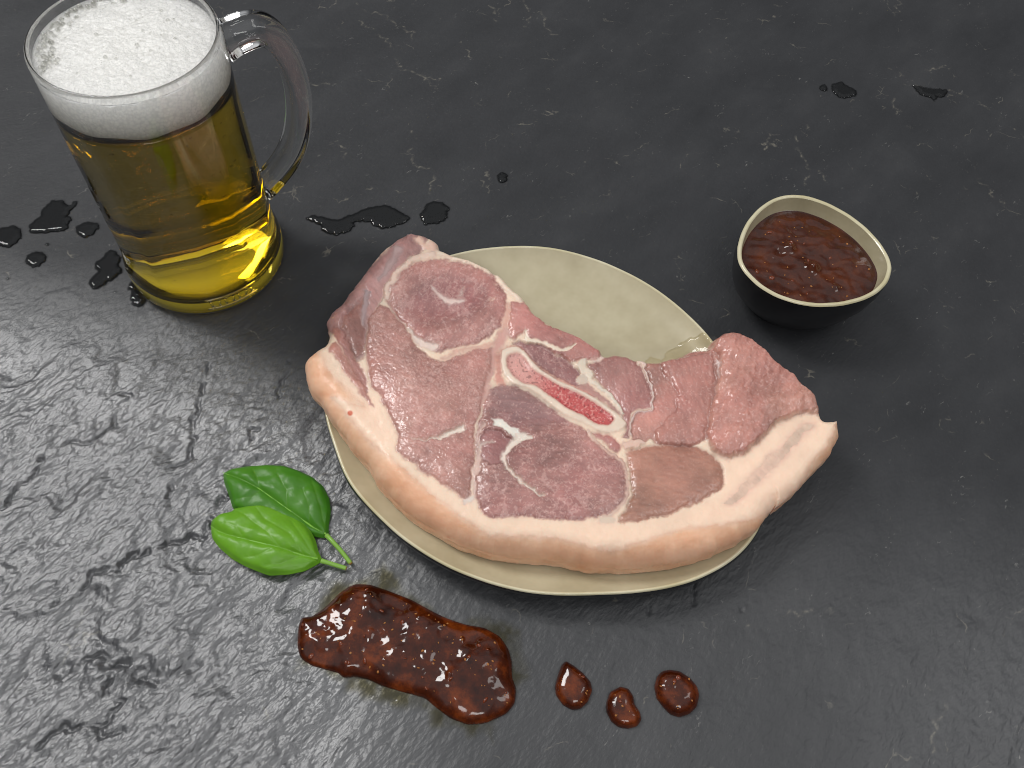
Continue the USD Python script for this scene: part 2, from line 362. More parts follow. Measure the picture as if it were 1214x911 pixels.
# ------------------------------------------------------------------ glass, liquids, glazes
glass = mat('clear_glass', {'p': ('principled_bsdf', {'base_color': (.985, .99, .985), 'roughness': 0.0, 'ior': 1.48, 'transmission_weight': 1.0})})
beer_liquid = mat('beer', {'p': ('principled_bsdf', {'base_color': (1, 1, 1), 'roughness': 0.0, 'ior': 1.34, 'transmission_weight': 1.0}),
                           'v': ('absorption_volume', {'color': (.975, .882, 0.0), 'density': 50.})}, volume='v.volume')
def film_mat(name, tint, ior=1.33, rough=.02):
    return mat(name, {'t': ('transparent_bsdf', {'color': tint}), 'gl': ('glossy_bsdf', {'color': (1, 1, 1), 'roughness': rough}), 'fr': ('fresnel', {'IOR': ior}), 'm': ('mix_closure', {})},
               [('fr.fac', 'm.fac'), ('t.BSDF', 'm.closure1'), ('gl.BSDF', 'm.closure2')], surface='m.closure')
water = film_mat('water', (.86, .87, .88))
juice_m = film_mat('meat_juice', (.975, .95, .90), 1.36, .05)
foam_m = mat('beer_foam', {
    'g': ('geometry', {}), 'v1': ('voronoi_texture', {'scale': 420., 'feature': 'f1'}), 'v2': ('voronoi_texture', {'scale': 1100.}), 'n': ('noise_texture', {'scale': 90., 'detail': 4.}),
    'ad': ('math', {'math_type': 'multiply_add', 'value2': .5}),
    'r': ('rgb_ramp', {'ramp': [(.12, (.86, .84, .77)), (.6, (.83, .81, .75)), (.9, (.73, .715, .665))]}), 'v3': ('voronoi_texture', {'scale': 650.}), 'na': ('math', {'math_type': 'multiply_add', 'value2': .45}),
    'b': ('bump', {'strength': .45, 'distance': .0012, 'invert': True}),
    'p': ('principled_bsdf', {'roughness': .42, 'subsurface_weight': .75, 'subsurface_scale': .007, 'subsurface_radius': (1, 1, .97)})},
    [('g.position', 'v1.vector'), ('g.position', 'v2.vector'), ('g.position', 'n.vector'), ('v2.distance', 'ad.value1'), ('v1.distance', 'ad.value3'), ('g.position', 'v3.vector'), ('n.fac', 'na.value1'), ('v3.distance', 'na.value3'), ('na.value', 'r.fac'), ('r.color', 'p.base_color'), ('ad.value', 'b.height'), ('b.normal', 'p.normal')])
bubble_m = mat('bubble_film', {'t': ('transparent_bsdf', {'color': (.93, .93, .91)}), 'gl': ('glossy_bsdf', {'color': (1, 1, 1), 'roughness': .03}), 'fr': ('fresnel', {'IOR': 1.5}), 'm': ('mix_closure', {})},
               [('fr.fac', 'm.fac'), ('t.BSDF', 'm.closure1'), ('gl.BSDF', 'm.closure2')], surface='m.closure')

def glaze(name, c0, c1, rough, bump=.06):
    return mat(name, {'g': ('geometry', {}), 'n': ('noise_texture', {'scale': 38., 'detail': 6., 'roughness': .6}), 'r': ('rgb_ramp', {'ramp': [(.3, c0), (.7, c1)]}),
                      'n2': ('noise_texture', {'scale': 55., 'detail': 2.}), 'b': ('bump', {'strength': bump, 'distance': .004}),
                      'p': ('principled_bsdf', {'roughness': rough, 'specular_ior_level': .5, 'coat_weight': .25, 'coat_roughness': .08})},
               [('g.position', 'n.vector'), ('g.position', 'n2.vector'), ('n.fac', 'r.fac'), ('r.color', 'p.base_color'), ('n2.fac', 'b.height'), ('b.normal', 'p.normal')])
cream = glaze('cream_glaze', tuple(lin(166, 156, 126)), tuple(lin(190, 181, 152)), .22)
black_glaze = glaze('black_glaze', (.006, .006, .007), (.012, .012, .013), .28)
rim_glaze = glaze('worn_rim_glaze', tuple(lin(190, 180, 140)), tuple(lin(215, 208, 180)), .2)

# ------------------------------------------------------------------ beer mug
MC = np.array([-.1855, .3206]); NS = 160
mug = thing_at('beer_mug', 'tall clear glass beer mug with thick base and side handle', 'mug', (*MC, 0))
ang = np.arange(NS) * 2 * np.pi / NS
def ring(r, z, facet=0.):
    """facet: how far ten flat panels cut into the round"""
    facet *= .22; k = 10; a = (ang + .25 + np.pi / k) % (2 * np.pi / k) - np.pi / k
    rr = r * (1 - facet + facet * np.minimum(math.cos(np.pi / k) / np.cos(a) / math.cos(np.pi / k), 2) ) if facet == 0 else r * ((1 - facet) + facet * (math.cos(np.pi / k) / np.cos(a)))
    return np.stack([MC[0] + rr * np.cos(ang), MC[1] + rr * np.sin(ang), np.full(NS, z)], -1)
outer = [(0.030, .0006, 0), (.0385, .0004, 0), (.0418, .0008, 0), (.0436, .0020, 0), (.0444, .0042, 0), (.0447, .0090, 0), (.0445, .0135, 0), (.0439, .0175, .2), (.0432, .021, .5), (.0427, .025, .8), (.0424, .032, 1), (.0423, .045, 1),
         (.0423, .07, 1), (.0422, .09, 1), (.0421, .105, 1), (.0420, .113, .7), (.0419, .119, .2), (.0419, .126, 0), (.0419, .14, 0), (.0419, .1475, 0), (.0418, .1488, 0), (.0414, .1496, 0), (.0407, .1499, 0), (.0402, .1496, 0), (.0399, .1488, 0), (.0398, .1475, 0)]
inn = [(.0397, .14, 0), (.0396, .12, 0), (.0394, .10, 0), (.0392, .07, 0), (.0390, .045, 0), (.0390, .032, .6), (.0395, .026, .5), (.0402, .0205, .3), (.0404, .0155, .2), (.0398, .0110, 0), (.0375, .0082, 0), (.031, .0064, 0), (.020, .0057, 0), (.008, .0055, 0)]
rows = [ring(r, z, 1.0 * k) for r, z, k in outer] + [ring(r, z, .9 * k) for r, z, k in inn]
v, f = loft(rows); n0 = NS
v, f = cap(v, f, np.arange(n0)[::-1]); v, f = cap(v, f, (len(rows) - 1) * n0 + np.arange(n0))
f = outward(v, f)
body_v, body_f = v, f
# handle
ph = math.radians(31); e = np.array([math.cos(ph), math.sin(ph)]); sd_ = np.array([-e[1], e[0]])
hp = np.array([(.0405, .1345), (.047, .1362), (.054, .1372), (.0600, .1362), (.0648, .132), (.0682, .1245), (.0706, .114), (.0716, .102), (.0708, .089), (.0682, .076), (.0636, .064), (.0575, .0545), (.0505, .0475), (.0455, .0435), (.0405, .0405)])
from scipy.interpolate import CubicSpline
sp_ = CubicSpline(np.arange(len(hp)), hp); hh = sp_(np.linspace(0, len(hp) - 1, 90)); tt = sp_(np.linspace(0, len(hp) - 1, 90), 1); tt /= np.linalg.norm(tt, axis=1, keepdims=True)
s_ = np.linspace(0, 1, 90)
rad = np.interp(s_, [0, .06, .25, .6, .9, 1], [.0085, .0074, .0066, .0060, .0058, .0066]); wid = np.interp(s_, [0, .06, .25, .6, .9, 1], [.0092, .0088, .0086, .0084, .0076, .0084])
a_ = np.arange(36) * 2 * np.pi / 36
sg = lambda x, p: np.sign(x) * np.abs(x) ** p
rows = []
for k in range(90):
    nn = np.array([-tt[k, 1], tt[k, 0]])   # in the plane of the handle
    q = hh[k] + np.outer(sg(np.cos(a_), .58) * rad[k], nn); off = sg(np.sin(a_), .58) * wid[k]
    rows.append(np.column_stack([MC[0] + e[0] * q[:, 0] + sd_[0] * off, MC[1] + e[1] * q[:, 0] + sd_[1] * off, q[:, 1]]))
v, f = loft(rows); v, f = cap(v, f, np.arange(36)[::-1]); v, f = cap(v, f, 89 * 36 + np.arange(36)); f = outward(v, f)
import manifold3d
MF = lambda v, f: manifold3d.Manifold(manifold3d.Mesh(np.asarray(v, np.float32), np.asarray(f, np.uint32)))
solid_in = [(r, z, k) for r, z, k in inn]; rows = [ring(r + .0004, z, .9 * k) for r, z, k in inn]
hv, hf = v, f
core_v, core_f = loft(rows); core_v, core_f = cap(core_v, core_f, np.arange(NS)[::-1]); core_v, core_f = cap(core_v, core_f, (len(rows) - 1) * NS + np.arange(NS)); core_f = outward(core_v, core_f)
fused = MF(body_v, body_f) + (MF(hv, hf) - MF(core_v, core_f))
fm = fused.to_mesh(); gv, gf = np.array(fm.vert_properties[:, :3], float), np.array(fm.tri_verts, int)
gm = trimesh.Trimesh(gv, gf, process=False); gm.merge_vertices(digits_vertex=6); gv, gf = np.array(gm.vertices), np.array(gm.faces)
gf = gf[(gf[:, 0] != gf[:, 1]) & (gf[:, 1] != gf[:, 2]) & (gf[:, 0] != gf[:, 2])]
gn = vnormals(gv, gf); gc = gv[gf].mean(1)
is_h = (np.linalg.norm(gc[:, :2] - MC, axis=1) > .0428) & (np.abs((gc[:, :2] - MC) @ sd_) < .0125) & ((gc[:, :2] - MC) @ e > 0) & (gc[:, 2] > .028)
def part_of_glass(name, mask):
    u, inv = np.unique(gf[mask], return_inverse=True); obj(name, gv[u], inv.reshape(-1, 3), glass, mug, normals=gn[u])
part_of_glass('glass_body', ~is_h); part_of_glass('handle', is_h)
# raised frame with worn relief on the foot, facing the viewer
def on_foot(pa, pz, rr=.0447): return np.array([MC[0] + rr * math.cos(pa), MC[1] + rr * math.sin(pa), pz])
a0, a1 = -1.28, -.62
rel = []
for z_ in (.0068, .0142):
    rel.append(tube([on_foot(x, z_, .0447 if z_ < .01 else .0445) for x in np.linspace(a0, a1, 24)], .0006, 6))
for x in (a0, a1): rel.append(tube([on_foot(x, z_, .0447) for z_ in np.linspace(.0068, .0142, 6)], .0006, 6))
for k, x in enumerate(np.linspace(a0 + .07, a1 - .07, 7)):
    rel.append(tube([on_foot(x + (.012 if k % 2 else -.012) * s, .0085 + .0042 * s, .0446) for s in np.linspace(0, 1, 5)], .0007, 6))
    if k % 3 != 1: rel.append(tube([on_foot(x + .03 * s, .0085 + .0021 * (k % 3), .0447) for s in np.linspace(0, 1, 4)], .0006, 6))
mm = trimesh.util.concatenate([trimesh.Trimesh(*x, process=False) for x in rel])
obj('raised_stamp', mm.vertices, mm.faces, glass, mug)
# beer and foam
FB0, FB1 = .1262, .1452
beer = thing_at('beer', 'golden lager with white foam head filling the glass mug', 'beer', (*MC, .015))
inr = [(r + .00018, z - .00015 if z < .009 else z, k) for r, z, k in inn if z < .1255][::-1]
rows = [ring(.0007, .00535, 0)] + [ring(r, z, .9 * k) for r, z, k in inr] + [ring(.0396 + .00018, FB0, 0), ring(.030, FB0 + .0002, 0), ring(.01, FB0 + .0002, 0)]
v, f = loft(rows); v, f = cap(v, f, np.arange(NS)[::-1]); v, f = cap(v, f, (len(rows) - 1) * NS + np.arange(NS)); f = outward(v, f)
obj('liquid', v, f, beer_liquid, beer)
NR = 46; rows = []
zlow = FB0 + .0010 * np.sin(ang * 3 + 1) * .5 + .0006 * np.cos(10 * (ang + .25))
for z_ in np.linspace(0, 1, 10):
    g = ring(.03982, 0.); g[:, 2] = zlow + (FB1 - zlow) * z_; rows.append(g)
for r in np.linspace(.985, .02, NR):
    g = ring(.03982 * r, 0.)
    h = FB1 + .0018 * (1 - r ** 2) - .0008 * smooth(r, .9, 1.0) + (FB(np.column_stack([g[:, :2] * 140, g[:, 0] * 0]), 4, 5) - .5) * .0024 + (NX(np.column_stack([g[:, :2] * 700, g[:, 0] * 0]), 6) - .5) * .0007
    g[:, 2] = h; rows.append(g)
top_rows = np.array(rows)
bot = [ring(r, FB0 - .0004, 0) for r in (.005, .03)]
v, f = loft(np.array(bot + rows)); v, f = cap(v, f, np.arange(NS)[::-1]); v, f = cap(v, f, (len(bot) + len(rows) - 1) * NS + np.arange(NS)); f = outward(v, f)
foam = obj('foam', v, f, foam_m, beer)
ico = trimesh.creation.icosphere(2, 1.0); bv, bf = [], []
hi = top_rows[10:].reshape(-1, 3); ht = cKDTree(hi[:, :2])
for k in range(170):
    a, q = R.uniform(0, 2 * np.pi), math.sqrt(R.uniform(0, 1)) * .0375
    size = R.choice([.0004, .0006, .0009], p=[.6, .3, .1])
    if k < 120: a, q, size = R.uniform(1.6, 3.9), .0375 - abs(R.normal(0, .004)), R.uniform(.0005, .0014)
    p = MC + q * np.array([math.cos(a), math.sin(a)]); z_ = hi[ht.query(p)[1], 2]
    bv.append(ico.vertices * size + [*p, z_ + size * .15]); bf.append(ico.faces + len(ico.vertices) * k)
obj('bubbles', np.vstack(bv), np.vstack(bf), bubble_m, beer, kind='stuff')

bv, bf = [], []; ic1 = trimesh.creation.icosphere(1, 1.0)
for k in range(90):
    a, q, z_ = R.uniform(0, 2 * np.pi), .0384 - abs(R.normal(0, .004)), R.uniform(.02, FB0 - .002); size = R.uniform(.00022, .0005)
    bv.append(ic1.vertices * size + [MC[0] + q * math.cos(a), MC[1] + q * math.sin(a), z_]); bf.append(ic1.faces + len(ic1.vertices) * k)
obj('rising_bubbles', np.vstack(bv), np.vstack(bf), bubble_m, beer, kind='stuff')

# ------------------------------------------------------------------ plate
z5 = zm(520, 280, 3.571); z6 = zm(700, 560, 4.047); z7 = zm(380, 560, 3.793); zd = zm(340, 460, 3.571); zb_ = zm(340, 260, 3.571); zc = zm(660, 370, 3.571); z8 = zm(570, 390, 6.07)
PLATE_PX = z5((60, 78), (150, 58), (270, 45), (380, 42), (480, 50), (580, 72), (700, 110), (830, 170), (930, 230), (1020, 300), (1100, 375), (1150, 430)) + [(870, 440), (895, 490), (911, 540), (913, 585)] + \
    z6((825, 245), (790, 310), (730, 385), (640, 455), (500, 524), (350, 563), (180, 584), (0, 590)) + z7((1100, 556), (980, 549), (900, 538), (760, 503), (600, 443), (480, 378), (350, 288), (230, 173), (150, 83), (100, 0)) + \
    [(388, 505), (384.5, 490), (384, 470), (388, 440), (400, 405), (425, 368), (465, 332), (500, 313)]
ZR = .0170
rim = at(*np.array(PLATE_PX).T, ZR)[:, :2]
rim = soften(rim, .001, .005); NP = len(rim)
PC = rim.mean(0)
def pring(s, z, du=0.):
    d = rim - PC; L = np.linalg.norm(d, axis=1, keepdims=True)
    return np.column_stack([PC + d * s + d / L * du, np.full(NP, z)])
plate = thing_at('plate', 'oval cream glazed plate with black underside beneath the raw pork steak', 'plate', (*PC, 0))
inside = [(.985, ZR + .0001), (.96, .0150), (.92, .0126), (.87, .0106), (.80, .0088), (.72, .0077), (.6, .0071), (.4, .0068), (.15, .0067), (.02, .0067)]
v, f = loft(np.array([pring(s, z) for s, z in inside])); v, f = cap(v, f, (len(inside) - 1) * NP + np.arange(NP))
if vnormals(v, f)[-1, 2] < 0: f = f[:, ::-1]
obj('cream_inside', v, f, cream, plate)
rm = [(.985, ZR + .0001), (.988, ZR + .0006), (.993, ZR + .0008), (.998, ZR + .0005), (1.0, ZR - .0002)]
v, f = loft(np.array([pring(s, z) for s, z in rm])); 
if vnormals(v, f)[2 * NP, 2] < 0: f = f[:, ::-1]
obj('rim', v, f, rim_glaze, plate)
und = [(1.0, ZR - .0002), (1.004, ZR - .0014), (1.005, ZR - .003), (.992, .0110), (.935, .0068), (.88, .0042), (.80, .0022), (.72, .0016), (.70, .0004), (.68, .0004), (.66, .002), (.3, .003), (.02, .003)]
v, f = loft(np.array([pring(s, z) for s, z in und])); v, f = cap(v, f, (len(und) - 1) * NP + np.arange(NP))
if vnormals(v, f)[-1, 2] > 0: f = f[:, ::-1]
obj('black_underside', v, f, black_glaze, plate)
_ra = np.arctan2(*(rim - PC).T[::-1]); _rl = np.linalg.norm(rim - PC, axis=1); _o = np.argsort(_ra)
def plate_s(P):
    d = P - PC; return np.linalg.norm(d, axis=1) / np.interp(np.arctan2(d[:, 1], d[:, 0]), _ra[_o], _rl[_o], period=2 * np.pi)

# ------------------------------------------------------------------ pork steak
# outline: photograph points with the height at which that edge lies
OUT = [(*p, .031) for p in zb_((535, 55), (600, 75), (640, 100), (648, 128), (700, 150), (780, 170), (860, 205), (920, 250), (960, 300), (1010, 340), (1030, 370), (1060, 410), (1130, 450), (1210, 480))] + \
      [(*p, .031) for p in zc((60, 80), (130, 110), (195, 155), (205, 180), (240, 165), (300, 178), (340, 195), (420, 205), (480, 195), (520, 185), (560, 165), (640, 160), (645, 130), (690, 102), (760, 100), (820, 120), (880, 165), (940, 230), (1000, 265), (1060, 320))] + \
      [(*p, .027) for p in zc((1095, 380), (1103, 430), (1112, 472), (1186, 467))] + [(*p, z) for p, z in zip(zc((1180, 550), (1130, 640), (1060, 710), (980, 800), (900, 865)), (.022, .019, .0175, .0172, .017))] + \
      [(*p, .0135) for p in z6((850, 215), (760, 320), (680, 370), (560, 420), (400, 465), (200, 485), (0, 483))] + [(*p, .0135) for p in z7((1050, 415), (860, 405), (760, 390), (630, 350), (520, 290), (400, 215), (310, 130), (260, 70), (225, 0))] + \
      [(*p, z) for p, z in zip(zd((290, 290), (200, 170), (160, 100), (110, 45)), (.0140, .0155, .017, .0175))] + [(*p, z) for p, z in zip(zb_((95, 720), (76, 640), (85, 600), (120, 565), (165, 550), (185, 515), (172, 460), (190, 430), (240, 390), (290, 320), (350, 240), (400, 170), (460, 105), (510, 65)), (.021, .024, .026, .027, .026, .025, .023, .022, .021, .021, .021, .022, .024, .027))]
o = np.array(OUT); ow = at(o[:, 0], o[:, 1], o[:, 2])
ow = np.column_stack([ow[:, :2], np.r_[[1.] * 34, [1.] * 4, [.6] * 5, [0.] * (len(o) - 43)]])     # third column: back edge (1) or front rind (0)
og = soften(ow, .0005, .0011)
og[:, :2] += (np.stack([FB(np.column_stack([og[:, :2] * 260, og[:, 0] * 0]), 3, s) for s in (1, 2)], -1) - .5) * .0011
P, f, d, oo = blob_grid(og[:, :2], .00045, [.00012, .0003, .0006, .001, .0015])
nb = len(oo)
back = og[cKDTree(og[:, :2]).query(P)[1], 2]
ps = plate_s(P)
zbot = np.interp(ps, [0, .75, .90, .985, 1.08, 1.3], [.0078, .0088, .0125, .0181, .0178, .0150])
ztop = np.interp(ps, [0, .8, 1.0, 1.3], [.0330, .0338, .0350, .0325]) + (FB(np.column_stack([P * 22, P[:, 0] * 0]), 2, 9) - .5) * .005
bev = .0095 * (1 - back) + .0045 * back; pw = 1.9
bs_ = np.clip(d / bev, 0, 1)
prof = (1 - (1 - bs_) ** pw) ** (1 / pw)
zwall = zbot + (ztop - zbot) * (.40 + .2 * back)
z = zwall + (ztop - zwall) * prof

# regions of the cut face in photograph points, painted one over the other: part, outline, albedo, soft edge (px), lift (m), bulge (m)
fat = lin(234, 199, 174)
REG = []
def reg(part, pts, c, soft=2., lift=0., bulge=.0009, marb=.5, ang=0., vein=0.): REG.append((part, pts, lin(*c), soft, lift, bulge, marb, ang, vein))
reg('membrane', zb_((535, 40), (600, 70), (575, 130), (520, 165), (470, 205), (420, 290), (380, 380), (340, 470), (325, 580), (300, 600), (245, 500), (150, 470), (150, 420), (300, 250), (400, 150), (480, 60)), (171, 128, 122), 3, -.001, .001, .3, 1.0)
reg('muscle', zb_((240, 395), (340, 320), (330, 420), (318, 560), (290, 580), (245, 480), (230, 430)), (158, 108, 98), 3, -.0012, .0008, .4, 1.1)
reg('muscle', zb_((175, 565), (195, 560), (240, 640), (290, 715), (345, 780), (370, 800), (362, 770), (320, 690), (262, 600), (210, 520), (185, 528)), (186, 126, 112), 2, 0, .0004, .4, .9)
reg('muscle', zb_((200, 440), (240, 470), (280, 560), (330, 660), (345, 740), (330, 720), (270, 620), (225, 530), (192, 480)), (176, 118, 108), 2, -.0004, .0004, .4, .9)
reg('muscle', zb_((345, 420), (395, 360), (425, 375), (480, 430), (540, 520), (600, 585), (650, 600), (760, 565), (855, 535), (880, 560), (872, 650), (845, 725), (825, 800)) + zd((830, 60), (800, 160), (798, 260), (786, 340), (776, 450), (765, 480), (700, 438), (600, 366), (500, 296), (470, 268), (466, 190), (440, 120), (400, 40)) + zb_((345, 680), (332, 540)), (176, 126, 116), 1.8, 0, .0016, 1.0, .5, .5)
reg('muscle', zb_((415, 345), (425, 290), (470, 230), (540, 190), (620, 168), (720, 178), (810, 208), (890, 255), (932, 310), (935, 370), (905, 450), (850, 505), (760, 540), (650, 565), (560, 530), (500, 450), (440, 385)), (172, 122, 114), 1.8, 0, .0018, 1.0, 2.2, .5)
reg('muscle', zb_((520, 300), (640, 240), (760, 255), (850, 310), (830, 380), (740, 430), (640, 440), (540, 430), (490, 380)), (150, 100, 97), 16, -.0004, .0002, .8, 2.2, .3)
reg('muscle', zb_((955, 345), (1010, 350), (1030, 375), (1060, 415), (1130, 455), (1220, 485)) + z8((560, 0), (720, 60), (820, 130), (890, 160), (880, 200), (800, 222), (740, 215), (700, 225), (660, 245), (600, 225), (560, 180), (480, 150), (380, 110), (330, 80), (300, 20), (230, 90), (190, 20), (170, -60)), (180, 122, 114), 1.6, .0006, .0012, .6, .5)
reg('muscle', z8((225, 95), (300, 75), (350, 105), (430, 110), (500, 150), (580, 200), (650, 250), (715, 315), (690, 375), (720, 420), (660, 410), (480, 315), (340, 190)), (150, 104, 101), 1.6, -.0010, .0008, .8, .4, .8)
reg('muscle', z8((740, 340), (800, 420), (860, 480), (960, 560), (1040, 640), (960, 590), (860, 520), (740, 450), (690, 420)), (176, 130, 120), 1.6, 0, .0004, .4, .4)
reg('muscle', zc((130, 225), (205, 178), (300, 172), (350, 215), (398, 305), (404, 400), (315, 425), (312, 540), (275, 530), (300, 480), (280, 420), (225, 345), (160, 270)), (163, 114, 107), 1.6, -.0006, .0014, .7, 1.3)
reg('muscle', zc((355, 190), (430, 200), (500, 183), (640, 150), (690, 175), (678, 320), (648, 450), (640, 540), (560, 575), (430, 562), (400, 535), (320, 548), (320, 432), (410, 405), (404, 305)), (178, 126, 114), 1.6, -.0012, .0014, .9, 1.2)
reg('muscle', zc((440, 210), (520, 195), (660, 165), (668, 320), (640, 440), (622, 550), (560, 572), (430, 560), (410, 510), (500, 420), (510, 330), (450, 260)), (176, 122, 111), 1.2, .0006, .0012, 1.0, 1.2)
reg('muscle', zc((640, 160), (645, 90), (760, 80), (900, 160), (1010, 255), (1120, 360), (1110, 432), (1010, 438), (925, 472), (868, 540), (795, 600), (725, 622), (672, 602), (632, 540), (645, 440), (672, 320), (685, 180)), (179, 127, 114), 4.0, .0024, .0016, .9, 1.9)
reg('muscle', zc((290, 600), (330, 575), (420, 562), (520, 565), (600, 575), (668, 612), (706, 652), (712, 720), (690, 760), (600, 802), (480, 852), (350, 887), (262, 890), (292, 842), (318, 780), (312, 705)), (166, 117, 100), 1.6, -.0008, .0016, .35, .2)
reg('muscle', zc((705, 812), (780, 742), (880, 640), (980, 540), (1040, 482), (1096, 470), (1050, 520), (940, 635), (850, 730), (760, 805)), (220, 180, 158), 9, 0, .0003, .3, .8)
reg('muscle', zb_((850, 720), (905, 692), (980, 705), (1040, 745), (1130, 815), (1214, 855)) + zc((0, 420), (60, 462), (125, 497), (140, 525), (205, 572), (262, 612), (290, 650), (298, 720), (300, 785), (250, 838), (180, 872), (100, 880), (0, 880)) + zd((1000, 540), (860, 548), (812, 515), (796, 460), (792, 390), (805, 320), (800, 260), (812, 150)), (162, 114, 107), 1.8, 0, .0016, 1.0, .1, .35)
reg('muscle', zb_((870, 715), (950, 710), (1040, 750), (1130, 820), (1190, 850), (1100, 870), (960, 880), (870, 830)), (140, 101, 99), 13, -.0003, .0002, .9, .1)
reg('muscle', zc((150, 515), (205, 555), (262, 600), (276, 570), (240, 530), (180, 510)), (166, 112, 104), 2, -.0004, .0006, .6, .3)
reg('muscle', zd((850, 175), (900, 190), (950, 225), (915, 280), (905, 320), (860, 330), (825, 300), (825, 230)), (160, 110, 106), 2, 0, .0006, .6, .3)
# fat seams and sheets
def seam(pts, w, c=(232, 188, 168), soft=2.3, lift=-.0002, part='fat_seam'):
    w = np.broadcast_to(w, (len(pts),)); q = np.array(pts, float); w = w * .85; s = np.linspace(0, 1, len(q)); t_ = np.linspace(0, 1, 40)
    cx = np.stack([np.interp(t_, s, q[:, k]) for k in (0, 1)], -1); cx = np.stack([gaussian_filter1d(cx[:, k], 1.2, mode='nearest') for k in (0, 1)], -1); ww = np.interp(t_, s, w)
    tg = np.gradient(cx, axis=0); tg /= np.linalg.norm(tg, axis=1, keepdims=True) + 1e-9; nn = np.stack([-tg[:, 1], tg[:, 0]], -1)
    pl = Polygon(np.vstack([cx + nn * ww[:, None] / 2, (cx - nn * ww[:, None] / 2)[::-1]])).buffer(0)
    if pl.geom_type != 'Polygon': pl = max(pl.geoms, key=lambda g: g.area)
    reg(part, list(pl.exterior.coords)[:-1], c, soft, lift, .0002, .4)
seam(zb_((610, 275), (640, 320), (680, 345), (720, 350), (758, 345)), [1.5, 5, 8, 8, 3], (226, 190, 178))
seam(zb_((510, 460), (545, 500), (580, 530), (620, 540), (648, 530)), [1.5, 6, 10, 11, 5], (228, 196, 182))
seam(zb_((640, 590), (700, 570), (780, 548), (860, 535), (900, 500), (925, 430), (938, 350)), [3, 4, 4, 6, 7, 8, 7], (214, 160, 142), 2.5)
seam(zb_((860, 350), (875, 335)), [3, 3]); seam(zb_((885, 282), (897, 272)), [3, 3], (232, 178, 160))
seam(zb_((730, 330), (745, 300), (755, 285)), [3, 2, 1], (214, 172, 160))
seam(zb_((940, 470), (905, 520), (875, 560), (870, 630), (850, 700), (825, 790)), [12, 14, 9, 7, 6, 5], (206, 152, 140), 3.5)
seam(zd((520, 222), (600, 218), (650, 212), (700, 190), (755, 165)), [1, 3, 5, 7, 9], (232, 206, 190))
seam(zd((840, 140), (815, 200), (815, 280), (800, 340), (790, 400), (800, 470)), [5, 4, 6, 8, 4, 5], (214, 172, 158), 2.4)
seam(zd((805, 255), (830, 232), (885, 225)), [2, 3, 2], (214, 180, 166)); seam(zd((750, 490), (778, 470), (792, 460)), [7, 8, 5], (230, 200, 186))
seam(zd((868, 145), (900, 150), (940, 175), (975, 210)), [11, 13, 12, 12], (232, 214, 200), 1.3, .0004)
seam(zd((965, 215), (1000, 212), (1040, 212)), [10, 12, 3], (228, 204, 188), 1.3, .0004); seam(zd((985, 215), (935, 260), (912, 300), (920, 335), (975, 385), (1035, 435), (1095, 468)), [14, 9, 6, 5, 5, 4, 1.5], (230, 204, 188))
seam(z8((310, 10), (325, 55), (350, 85), (420, 98), (500, 128), (570, 150), (625, 155), (690, 120)), [4, 5, 6, 5, 5, 5, 5, 5], (238, 208, 184), 1., .0006)
seam(z8((890, 170), (880, 205), (840, 215), (790, 225)), [4, 5, 4, 3], (226, 188, 172))
seam(z8((770, 225), (720, 255), (745, 300), (790, 350), (830, 400), (900, 460), (970, 530), (1035, 630)), [8, 14, 12, 9, 7, 5, 4, 3], (220, 196, 176), 1.4, .0006)
seam(z8((690, 380), (730, 360), (770, 360)), [6, 12, 9], (206, 178, 160), 2)
seam(zc((345, 195), (375, 240), (403, 310), (405, 395), (400, 420), (340, 425), (316, 450), (318, 530)), [2, 2, 3, 3, 2, 2, 2, 2], (222, 184, 172), 1, .0005)
seam(zc((670, 190), (682, 230), (682, 290)), [2, 4, 2], (220, 182, 172), 1.2, .001)
seam(zc((280, 575), (330, 555), (375, 550)), [9, 8, 4], (222, 176, 158), 1.6, .0008)
seam(zc((130, 490), (150, 530), (200, 580), (260, 615), (288, 660), (300, 730), (290, 800), (240, 850), (180, 880)), [3, 4, 4, 4, 4, 4, 5, 4, 8], (218, 172, 154), 2.4, .0003)
seam(zc((180, 885), (215, 880), (250, 880)), [9, 12, 8], (224, 190, 168), 3)
seam(zb_((415, 345), (430, 280), (475, 215), (550, 165), (640, 140)), [9, 8, 8, 8, 9], (226, 188, 170), 2.6, .0004)
seam(zb_((640, 140), (700, 155), (800, 185), (890, 235), (945, 300), (1000, 330)), [9, 8, 7, 8, 8, 14], (232, 200, 178), 2., .0002)
seam(zb_((340, 300), (330, 380), (322, 450)), [5, 9, 3], (172, 142, 140), 2.5, -.0004)
seam(zb_((480, 110), (440, 190), (380, 260)), [9, 10, 5], (182, 150, 146), 5); seam(zb_((540, 70), (590, 110), (640, 120)), [8, 9, 9], (226, 180, 160), 3)
# bone
REG.append(('bone_halo', z8((90, 190), (200, 115), (280, 125), (350, 200), (500, 330), (700, 420), (810, 480), (700, 450), (440, 320), (300, 200), (170, 160), (150, 330), (190, 400), (110, 390)), lin(208, 140, 126), 3, 0., .0002, .4, 0, 0))
reg('bone', z8((150, 160), (190, 135), (260, 130), (320, 172), (370, 240), (450, 310), (560, 380), (680, 430), (790, 482), (880, 540), (990, 620), (1058, 690), (1010, 730), (930, 752), (850, 735), (740, 680), (635, 632), (524, 572), (424, 482), (330, 420), (230, 400), (165, 330), (143, 240)), (226, 200, 180), 1.4, .0009, .0003, .25)
reg('marrow', z8((188, 205), (230, 180), (280, 182), (320, 225), (360, 285), (450, 345), (560, 412), (700, 472), (830, 545), (930, 612), (962, 650), (930, 688), (850, 690), (735, 624), (612, 562), (490, 474), (392, 404), (310, 390), (235, 340), (195, 275)), (186, 76, 76), 3.6, -.0006, 0, 0)
